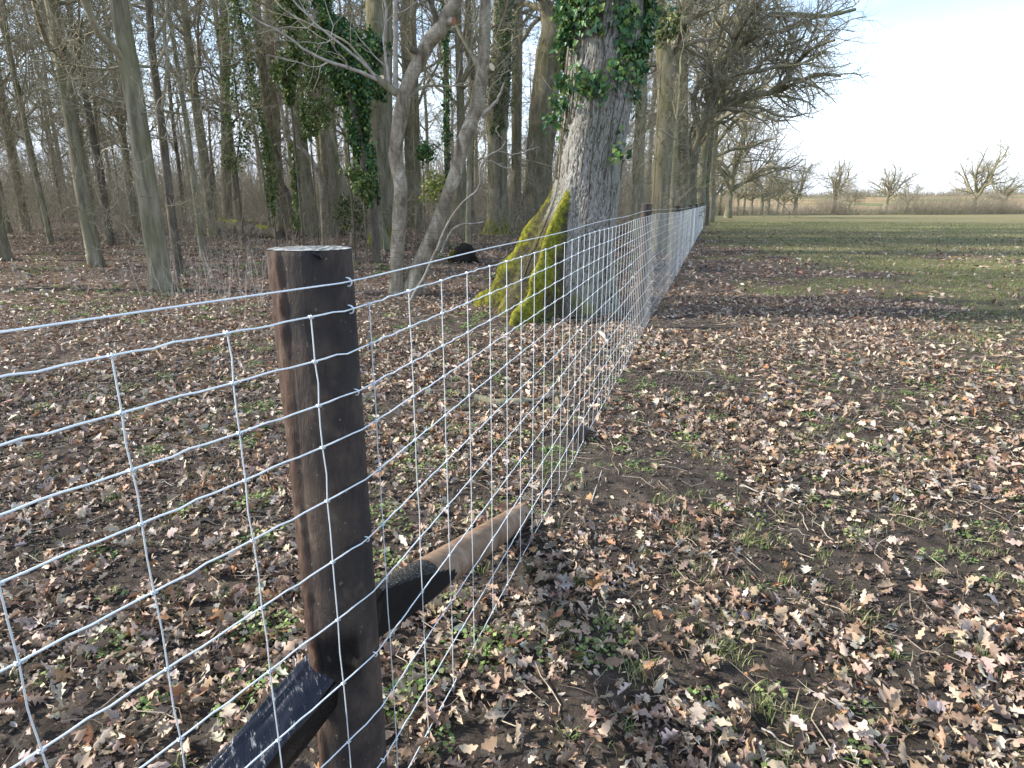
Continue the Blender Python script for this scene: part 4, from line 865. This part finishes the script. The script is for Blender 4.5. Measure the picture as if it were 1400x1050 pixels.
# big ivy masses on the left wood trees
def ivy_mass(label, pts, Y, n, size, cols=IC, seed=0, stemw=8, spread=.5):
    rg = rs(seed); q_ = resample(limb_px(pts, Y), 40); i = rg.randint(0, 40, n); c = q_[i, :3]; r = q_[i, 3]; g = float(ground_z(q_[0, 0], q_[0, 1], False))
    ck_ = rg.uniform(0, 39.9, 70); cl = norm(rg.normal(0, 1, (70, 3))); cr_ = rg.uniform(.3, 1.25, 70); j = rg.randint(0, 70, n); i = np.clip(ck_[j]+rg.normal(0, 1.6, n), 0, 39).astype(int); c = q_[i, :3]; r = q_[i, 3]; lobes = cl[j]*(r*cr_[j]*rg.uniform(.6, 1.1, n))[:, None]; p = c+lobes+rg.normal(0, spread*.28, (n, 3))*r[:, None]
    p = p+(np.sin(p*4.1+seed)*.12)*r[:, None]
    org = (q_[0, 0], q_[0, 1], g); e = empty('climbing_ivy', org); tag(e, label, 'ivy'); m = MB(); leaf_cloud(m, rg, p, size, cols, norm(lobes), .8); m.build('foliage', m_ivy, e, origin=org)
    b = q_[:, :3].copy(); b = np.vstack([[b[0, 0], b[0, 1], g-.05], b]); m = MB(); v, q = tubes(b[None], np.full((1, 41), stemw*.5*mpp(pts[0][0], pts[0][1], Y)), 8); m.add(v, q); m.build('stem', m_bark_dark, e, origin=org)
ivy_mass('dark green ivy smothering a leaning trunk left of the forked tree', [(510, 280, 16), (502, 240, 34), (493, 200, 40), (486, 160, 48), (478, 120, 64), (476, 80, 60), (462, 55, 46), (448, 25, 40), (436, -20, 36)], 19, 12500, .095, IC, 1, 12)
ivy_mass('bushy ivy hanging around the greenish trunk at upper left', [(470, 110, 40), (500, 95, 50), (510, 60, 40), (515, 130, 36)], 20, 3000, .095, IC, 2, 3)
ivy_mass('yellow-green ivy on the leftmost grey trunks', [(398, 140, 10), (392, 100, 40), (402, 70, 46), (405, 35, 40), (398, 5, 40), (400, -30, 40)], 22, 4200, .10, IC2, 3, 3)
ivy_mass('pale ivy speckling the slim leftmost trunk from foot to top', [(374, 290, 12), (371, 250, 16), (366, 200, 18), (352, 150, 22), (340, 90, 30), (333, 40, 34), (325, 0, 34)], 24, 3200, .09, IC2, 4, 2)
ivy_mass('pale ivy clothing the foot of the grey leaning trunk at left', [(408, 312, 12), (406, 280, 15), (405, 250, 12), (400, 200, 10)], 23, 1100, .09, IC2, 5, 2)
ivy_mass('glinting ivy clump low on the leaning dark trunk', [(497, 270, 26), (492, 245, 30), (480, 230, 24)], 18.5, 900, .10, IC2, 6, 2)
ivy_mass('ivy veil over the tall straight trunk left of the big oak', [(684, 175, 26), (687, 130, 34), (690, 80, 38), (691, 30, 38), (692, -20, 40)], gY(680, 321)-.5, 3000, .10, IC, 7, 3)
ivy_mass('dark ivy cladding the slim trunk between the young pale trees', [(611, 260, 6), (611, 200, 10), (610, 140, 14), (609, 80, 16), (608, 0, 16)], 27, 700, .14, IC, 8, 2)
ivy_mass('ivy sprigs on the fork of the stout oak behind the second post', [(906, 60, 20), (912, 40, 34), (925, 30, 36), (905, 15, 30)], 24.5, 500, .13, IC2, 9, 1)
ivy_mass('dark ivy round the trunk where the wire fence fades out', [(958, 280, 14), (958, 262, 16), (962, 240, 12)], 50, 500, .22, IC, 10, 2)
ivy_mass('dark ivy ball high in the brush between the young trees', [(578, 218, 18), (584, 205, 24), (590, 212, 18)], 24, 420, .11, IC, 11, 1)
ivy_mass('loose yellow-green ivy sprays between the leaning grey trunk and ivied dark trunk', [(424, 185, 40), (432, 150, 55), (442, 120, 60), (436, 80, 60), (425, 40, 50)], 21, 2600, .09, IC2, 12, 2)
ivy_mass('thin pale ivy sprays over the extreme left edge of the wood', [(322, 230, 26), (328, 180, 40), (322, 120, 50), (318, 60, 60), (325, 0, 60)], 26, 2200, .10, IC2, 13, 2)
# small evergreen bush and mossy fallen logs
def bush(label, x, y, Y, rad, n, size, cols, seed):
    rg = rs(seed); c = at(x, y, Y); g = float(ground_z(c[0], c[1], False)); org = (c[0], c[1], g); e = empty('evergreen_bush', org); tag(e, label, 'bush')
    cl = norm(rg.normal(0, 1, (26, 3)))*rad*rg.uniform(.4, 1, (26, 1)); p = c+cl[rg.randint(0, 26, n)]+rg.normal(0, rad*.22, (n, 3)); m = MB(); leaf_cloud(m, rg, p, size, cols); m.build('foliage', m_ivy, e, origin=org)
    m = MB(); b = np.tile([c[0], c[1], g-.05], (7, 1)); tp = c+cl[:7]*.8; d = tp-b; Pb, Rb = grow(rg, b, d, np.linalg.norm(d, axis=1), np.full(7, .02), 7, .12, .02); v, q = tubes(Pb, Rb, 5); m.add(v, q); m.build('stem', m_twig, e, origin=org)
YC = np.array([(.22, .26, .05), (.30, .32, .07), (.14, .19, .04)])
bush('small yellow-green bush glimpsed between the two young pale trees', 597, 258, 23, .55, 420, .10, YC, 1)
bush('green holly bush low in the wood, left of the dark leaning trunk', 486, 290, 24, .75, 700, .09, np.array([(.05, .09, .02), (.12, .15, .03), (.03, .05, .02)]), 2)
def log(name, label, a, b, wa, wb, moss, seed, mat=m_bark_dark, lift=.6, cat='log'):
    A_ = on_ground(*a); B_ = on_ground(*b); ra = wa*.5*mpp(*a, A_[1]); rb = wb*.5*mpp(*b, B_[1]); n = 24; t = np.linspace(0, 1, n)[:, None]; Pc = A_*(1-t)+B_*t; rr = ra+(rb-ra)*t[:, 0]
    Pc[:, 2] = ground_z(Pc[:, 0], Pc[:, 1], False)+rr*lift+.05*(vn(t[:, 0]*4, 0*t[:, 0], seed)-.5); Pc[:, 1] += .3*(vn(t[:, 0]*3, 0*t[:, 0]+5, seed)-.5)*(wa > 5)
    m = MB(); k = 18; v, q = tubes(Pc[None], rr[None]*(1+.2*(vn(t[:, 0]*14, 0*t[:, 0], seed)-.5)), k); m.add(v, q); g0 = v.reshape(n, k, 3); cap(m, g0[0]); cap(m, g0[-1]); org = tuple(Pc[0])
    e = empty(name, org); tag(e, label, cat); m.build('log', mat, e, origin=org)
    if moss:
        rg = rs(seed); nm = int(2600*moss); i = rg.randint(0, n-1, nm); f = rg.rand(nm)[:, None]; c = Pc[i]*(1-f)+Pc[i+1]*f; keep = vn(c[:, 0]*1.3, c[:, 0]*0, seed+2) > .30; c = c[keep]; a_n = rg.uniform(R(-30), R(210), len(c)); rr_ = rr[i[keep]]
        nn_ = np.stack([0*a_n, -np.cos(a_n), np.sin(a_n)], -1); c = c+nn_*rr_[:, None]*rg.uniform(.95, 1.15, (len(c), 1)); m = MB(); leaf_cloud(m, rg, c, .09, np.array([(.55, .56, .04), (.40, .43, .03), (.62, .6, .08)]), nn_, .5); m.build('moss', m_green, e, origin=org)
log('fallen_log', 'long fallen log thick with bright yellow moss, at the left wood edge', (296, 317), (383, 329), 17, 14, 5, 3, lift=1.2)
log('fallen_log', 'low dark fallen log lying just behind the mossy one', (330, 309), (436, 314), 8, 6, .12, 4, lift=1)
log('fallen_log', 'short mossy fallen log between the post and greenish trunk', (456, 318), (494, 328), 10, 9, 1.6, 5, lift=1.)
log('fallen_branch', 'grey half-rotten branch lying on the leaves behind the netting', (648, 552), (762, 543), 14, 10, 0, 6, m_bark_grey, .5, 'branch')
log('fallen_branch', 'broken pale stub of branch resting in the second netting bay', (820, 455), (831, 471), 5, 5, 0, 7, m_twig_pale, 1.2, 'branch')
log('fallen_branch', 'small broken stick with a pale end near the strut foot', (776, 672), (800, 655), 9, 7, 0, 8, m_twig, .9, 'branch')
log('fallen_branch', 'forked dry stick lying on the bare dark soil', (808, 690), (826, 638), 1.8, 1.2, 0, 9, m_twig_pale, 2.0, 'stick')
log('fallen_branch', 'straight pale stick crossing the soil beside the strut foot', (775, 690), (806, 728), 3.4, 2.2, 0, 10, m_twig_pale, 1.5, 'stick')
log('fallen_branch', 'straight dry stem lying among leaves near the right foreground', (764, 878), (823, 901), 3, 1.6, 0, 11, m_twig_pale, 1.8, 'stick')
log('fallen_branch', 'pale dry stem at the lower right of the path', (1040, 1002), (1092, 1024), 3, 2, 0, 12, m_twig_pale, 2, 'stick')
log('fallen_branch', 'thin pale twig lying by the dark hollow at lower right', (928, 975), (964, 993), 2, 1.2, 0, 13, m_twig_pale, 3, 'stick')
log('fallen_branch', 'long thin pale twig beyond the bare soil at right', (1015, 668), (1092, 693), 2, 1.3, 0, 14, m_twig_pale, 3, 'stick')
# sawn offcut by the fence
oc = on_ground(786, 607); m = MB(); u_ = norm(np.array([.9, -.3, 0])); w_ = np.array([.3, .9, 0]); w_ = norm(w_); c0 = np.array([oc[0], oc[1], float(ground_z(oc[0], oc[1]))+.0]); k = 20; a = np.arange(k)*2*math.pi/k
rg = [c0+u_*.075*math.cos(t)*1.0+w_*.02+np.array([0, 0, .06])+np.array([0, 0, 1.])*.065*math.sin(t) for t in a]; ring = np.array(rg); V = np.stack([ring, ring+w_*.16+np.array([0, 0, -.03])]); m.add(V.reshape(-1, 3), tube_faces(2, k), tar=np.full(2*k, .0), rough_bark=np.zeros(2*k)); cap(m, V[0], tar=0., rough_bark=0.); cap(m, V[1], tar=0., rough_bark=0.)
o = m.build('wood_offcut', m_post, origin=tuple(c0)); tag(o, 'short dark sawn offcut of post lying against the netting', 'wood offcut')

# ---------------------------------------------------------------- generic wood trees
def proto(seed, height, r0, lean, kind):
    rg = rs(seed); n = 9; t = np.linspace(0, 1, n); pts = np.stack([lean*t**1.4*height+rg.normal(0, .10, n)*t, rg.normal(0, .12, n)*t, t*height-.15, r0*(1-.75*t)], -1); m = MB(); trunk_geo(m, pts, 14, seed, .4, .4, .05, 36)
    me = m.mesh('trunk', {'g': m_bark_grey, 'n': m_bark_green, 'd': m_bark_dark, 'p': m_bark_grey}[kind]); Pt = resample(pts, 14); m = MB()
    p, d, ln, r_ = kids(rg, Pt[None, :, :3], Pt[None, :, 3], 16, .25, 1, (30, 75), (.13, .32), .45); Pl, Rl = grow(rg, p, d, ln, r_, 8, .2, .06); v, q = tubes(Pl, Rl, 5); m.add(v, q); crown(m, rg, Pl, Rl, [8, 6, 4], rmin=.008)
    p, d, ln, r_ = kids(rg, Pt[None, :, :3], Pt[None, :, 3], 44, .03, .6, (40, 90), (.05, .13), .1); Pl, Rl = grow(rg, p, d, ln, np.minimum(r_, .018), 7, .3, .03); v, q = tubes(Pl, Rl, 3); m.add(v, q); crown(m, rg, Pl, Rl, [4, 3], wig=.3, rmin=.006)
    return me, m.mesh('crown', m_twig)
protos = [proto(100+i, h_, r_, l_, k_) for i, (h_, r_, l_, k_) in enumerate([(17, .17, .03, 'g'), (19, .26, -.02, 'n'), (15, .12, .06, 'd'), (13, .08, -.05, 'g'), (18, .21, .0, 'n'), (14, .10, -.03, 'p')])]
rg = rs(77); placed = []
def try_place(n, ylo, yhi, xlo, xhi, mind, sel, label, grp, clear=True):
    c = 0; tries = 0
    while c < n and tries < n*60:
        tries += 1; y = rg.uniform(ylo, yhi); x = rg.uniform(xlo, xhi)*y
        if fence_off(x, y) > -2.5: continue
        if any((x-a)**2+(y-b)**2 < mind**2 for a, b in placed): continue
        pxx = 700+x/y*883
        if clear and y < 30 and (300 < pxx < 900): continue
        placed.append((x, y)); i = sel[rg.randint(len(sel))]; z = float(ground_z(x, y, False)); e = empty('wood_tree', (x, y, z)); s_ = rg.uniform(.8, 1.25); e.scale = (s_, s_, s_); e.rotation_euler = (0, 0, rg.uniform(0, 6.28)); tag(e, label, 'tree', grp)
        for nm, me in zip(('trunk', 'crown'), protos[i]): ob = bpy.data.objects.new(nm, me); col.objects.link(ob); ob.parent = e
        c += 1
try_place(46, 30, 52, -1.05, .30, 2.2, [0, 1, 2, 3, 4, 5], 'bare trunk deep in the wood behind the named nearer trees', 'bare trees deep in the wood')
try_place(44, 52, 85, -1.0, .30, 2.6, [0, 1, 4, 2], 'far bare trunk at the back of the wood', 'far bare trees at the back of the wood')
try_place(16, 13, 30, -1.2, -.48, 2.4, [0, 1, 2, 3, 4, 5], 'bare tree in the left part of the wood', 'bare trees at the left of the wood')
# undergrowth: thin crossing brush no one could count
rg = rs(55); m = MB()
def brush(n, ylo, yhi, xlo, xhi, hmax, lo, hi, rad, hbase=0., seed=0, off=-3):
    y = rg.uniform(ylo, yhi, n); x = rg.uniform(xlo, xhi, n)*y; k_ = (fence_off(x, y) < off) & (fbm(x/2.4, y/2.4, 91+seed, 3) > .42); x, y = x[k_], y[k_]; n = len(x)
    z = ground_z(x, y, False)+hbase+np.abs(rg.normal(0, 1, n))*hmax*(hbase > 0); d = rg.normal(0, .55, (n, 3)); d[:, 2] = np.abs(d[:, 2])+.55; L_ = rg.uniform(lo, hi, n)
    Pb, Rb = grow(rg, np.stack([x, y, z], -1), d, L_, rad*rg.uniform(.6, 1.5, n), 6, .22, .0); v, q = tubes(Pb, Rb, 3); m.add(v, q)
    p, d, ln, r_ = kids(rg, Pb, Rb, 3, .2, 1, (25, 70), (.25, .6), .6); Pb, Rb = grow(rg, p, d, ln, r_, 4, .2, 0); v, q = tubes(Pb, Rb, 3); m.add(v, q)
brush(900, 22, 32, -1.05, .05, 0, 1.2, 4.2, .006); brush(2600, 24, 44, -1.05, .28, 4.5, 1, 4.5, .006, .5, 3); brush(1500, 15, 40, .1, .29, 2.5, 1, 3.5, .005, .4, 4, -1.5)
brush(2400, 31, 45, -1.05, .30, 0, 2, 5.5, .009, 0, 1); brush(5200, 44, 70, -1.05, .32, 0, 3, 7, .016, 0, 2, -2)
o = m.build('undergrowth', m_twig_brown); tag(o, 'tangled brown brush and bare shoots filling the wood', 'undergrowth', kind='stuff')
m = MB()
y = rg.uniform(84, 125, 5200); x = rg.uniform(-1.15, .285, 5200)*y; k_ = fence_off(x, y) < -3; x, y = x[k_], y[k_]; n = len(x)
d = rg.normal(0, .12, (n, 3)); d[:, 2] = 1; Pb, Rb = grow(rg, np.stack([x, y, ground_z(x, y, False)-.1], -1), d, rg.uniform(3, 10, n), rg.uniform(.03, .11, n), 6, .07, .02); v, q = tubes(Pb, Rb, 4); m.add(v, q)
p, d, ln, r_ = kids(rg, Pb, Rb, 6, .1, 1, (25, 80), (.15, .4), .4); Pb, Rb = grow(rg, p, d, ln, np.maximum(r_, .02), 4, .2, .02); v, q = tubes(Pb, Rb, 3); m.add(v, q)
o = m.build('distant_wood', m_twig_brown); tag(o, 'far mass of grey brown trunks closing off the wood', 'distant wood', kind='stuff')
# dry pale stems in front of the left wood
m = MB(); n = 300; c = np.array([on_ground(*p_)[:2] for p_ in ((320, 400), (340, 390), (355, 410), (330, 360), (350, 350), (310, 385), (420, 345), (300, 420), (270, 400), (230, 380), (180, 390), (500, 350), (385, 340))])
kx = c[rg.randint(len(c), size=n)]+rg.normal(0, .95, (n, 2)); d = rg.normal(0, .2, (n, 3)); d[:, 2] = 1; Pb, Rb = grow(rg, np.c_[kx, ground_z(kx[:, 0], kx[:, 1])], d, rg.uniform(.25, 1.15, n), rg.uniform(.0025, .005, n), 6, .06, 0, .4); v, q = tubes(Pb, Rb, 4); m.add(v, q)
p, d, ln, r_ = kids(rg, Pb, Rb, 2, .3, 1, (25, 60), (.15, .35), .7); Pb, Rb = grow(rg, p, d, ln, r_, 4, .15, 0); v, q = tubes(Pb, Rb, 3); m.add(v, q)
o = m.build('dry_stems', m_twig_pale); tag(o, 'pale dead weed stalks standing before the left wood', 'dry stalks', kind='stuff')

# ---------------------------------------------------------------- trees across the field
def field_oak(x, ybase, wd, D, htop, label, seed, spread=1., group=None, name='field_oak'):
    rg = rs(seed); b = at(x, ybase, D); g = float(ground_z(b[0], D, False)); r0 = wd*.5*mpp(x, ybase, D); ht = (284-htop)/883*D+H-g
    org = (b[0], D, g); e = empty(name, org); tag(e, label, 'tree', group); m = MB()
    n = 8; t = np.linspace(0, 1, n); bole = ht*.30; pts = np.stack([b[0]+rg.normal(0, .08, n)*t, D+0*t, g-.1+t*bole, r0*(1-.25*t)], -1); trunk_geo(m, pts, 14, seed, .45, .8, .05, 24); top = pts[-1]
    q0 = 10 if D < 100 else 7; az_ = np.arange(q0)*2*math.pi/q0+rg.uniform(0, 1); el = np.radians(rg.uniform(25, 80, q0)); d = np.stack([np.cos(az_)*np.cos(el), np.sin(az_)*np.cos(el), np.sin(el)], -1)
    Pl, Rl = grow(rg, np.tile(top[:3], (q0, 1))-np.array([0, 0, 1.])*rg.uniform(0, bole*.35, (q0, 1)), d, rg.uniform(.5, .78, q0)*ht*spread, np.full(q0, r0*.55), 10, .17, .05, .25); v, q = tubes(Pl, Rl, 8); m.add(v, q, foot=np.zeros(len(v))); m.build('trunk', m_bark_grey, e, origin=org)
    m = MB(); crown(m, rg, Pl, Rl, [14, 9, 6] if D < 100 else [9, 7, 5], wig=.22, up=.03, rmin=D*.00009, t0=.15); m.build('crown', m_twig, e, origin=org); return e
field_oak(996, 289, 9, 88, 118, 'spreading bare oak standing alone at the field corner beyond the fence', 1, 1.05)
field_oak(1087, 288, 5.5, 150, 205, 'bare tree near the right edge of the field hedge', 2, .95)
for j, (x, D, ht_, wd) in enumerate([(976, 110, 190, 4), (984, 120, 180, 4), (1008, 128, 200, 3.5), (1016, 135, 190, 4), (1027, 130, 205, 4), (1041, 138, 215, 5), (1050, 142, 195, 4.5), (1062, 150, 215, 3.5), (1070, 155, 225, 4)]):
    field_oak(x, 289, wd, D, ht_, 'slender bare tree in the row beyond the field corner oak', 10+j, .7, 'bare trees in the row along the field hedge', 'hedgerow_tree')
for j, (x, D, ht_, wd) in enumerate([(1140, 150, 205, 6), (1160, 190, 246, 3), (1210, 165, 215, 6), (1240, 200, 250, 3), (1330, 150, 198, 7), (1368, 180, 230, 5)]):
    field_oak(x, 288, wd, D, ht_, 'bare hedgerow tree along the right side of the field', 30+j, .95, 'bare trees along the right of the field', 'hedgerow_tree')
# hedge along the field end
m = MB(); n = 7000; x = rg.uniform(25, 190, n); y = 118+(x-34)*.30+rg.normal(0, .8, n); d = rg.normal(0, .35, (n, 3)); d[:, 2] = 1; Pb, Rb = grow(rg, np.stack([x, y, ground_z(x, y, False)-.05], -1), d, rg.uniform(.8, 2.6, n)*(1+1.2*(vn(x/9, 0*x, 4) > .55)), np.full(n, .02), 5, .2, 0); v, q = tubes(Pb, Rb, 3); m.add(v, q)
p, d, ln, r_ = kids(rg, Pb, Rb, 3, .2, 1, (25, 70), (.3, .6), .8); Pb, Rb = grow(rg, p, d, ln, r_, 4, .2, 0); v, q = tubes(Pb, Rb, 3); m.add(v, q)
o = m.build('field_hedge', m_twig_brown, origin=(100, 138, 0)); tag(o, 'low bare hedge closing the far end of the field', 'hedge')
# far tree belt on the rise
m = MB(); n = 5000; x = rg.uniform(90, 420, n); y = 470+rg.normal(0, 8, n); d = rg.normal(0, .3, (n, 3)); d[:, 2] = 1; Pb, Rb = grow(rg, np.stack([x, y, ground_z(x, y, False)-.2], -1), d, rg.uniform(2, 6, n)*(.4+vn(x/12, 0*x, 9)), np.full(n, .14), 4, .2, 0); v, q = tubes(Pb, Rb, 3); m.add(v, q)
o = m.build('far_tree_belt', m_twig_brown); tag(o, 'thin grey belt of trees on the far rise', 'tree belt', kind='stuff')
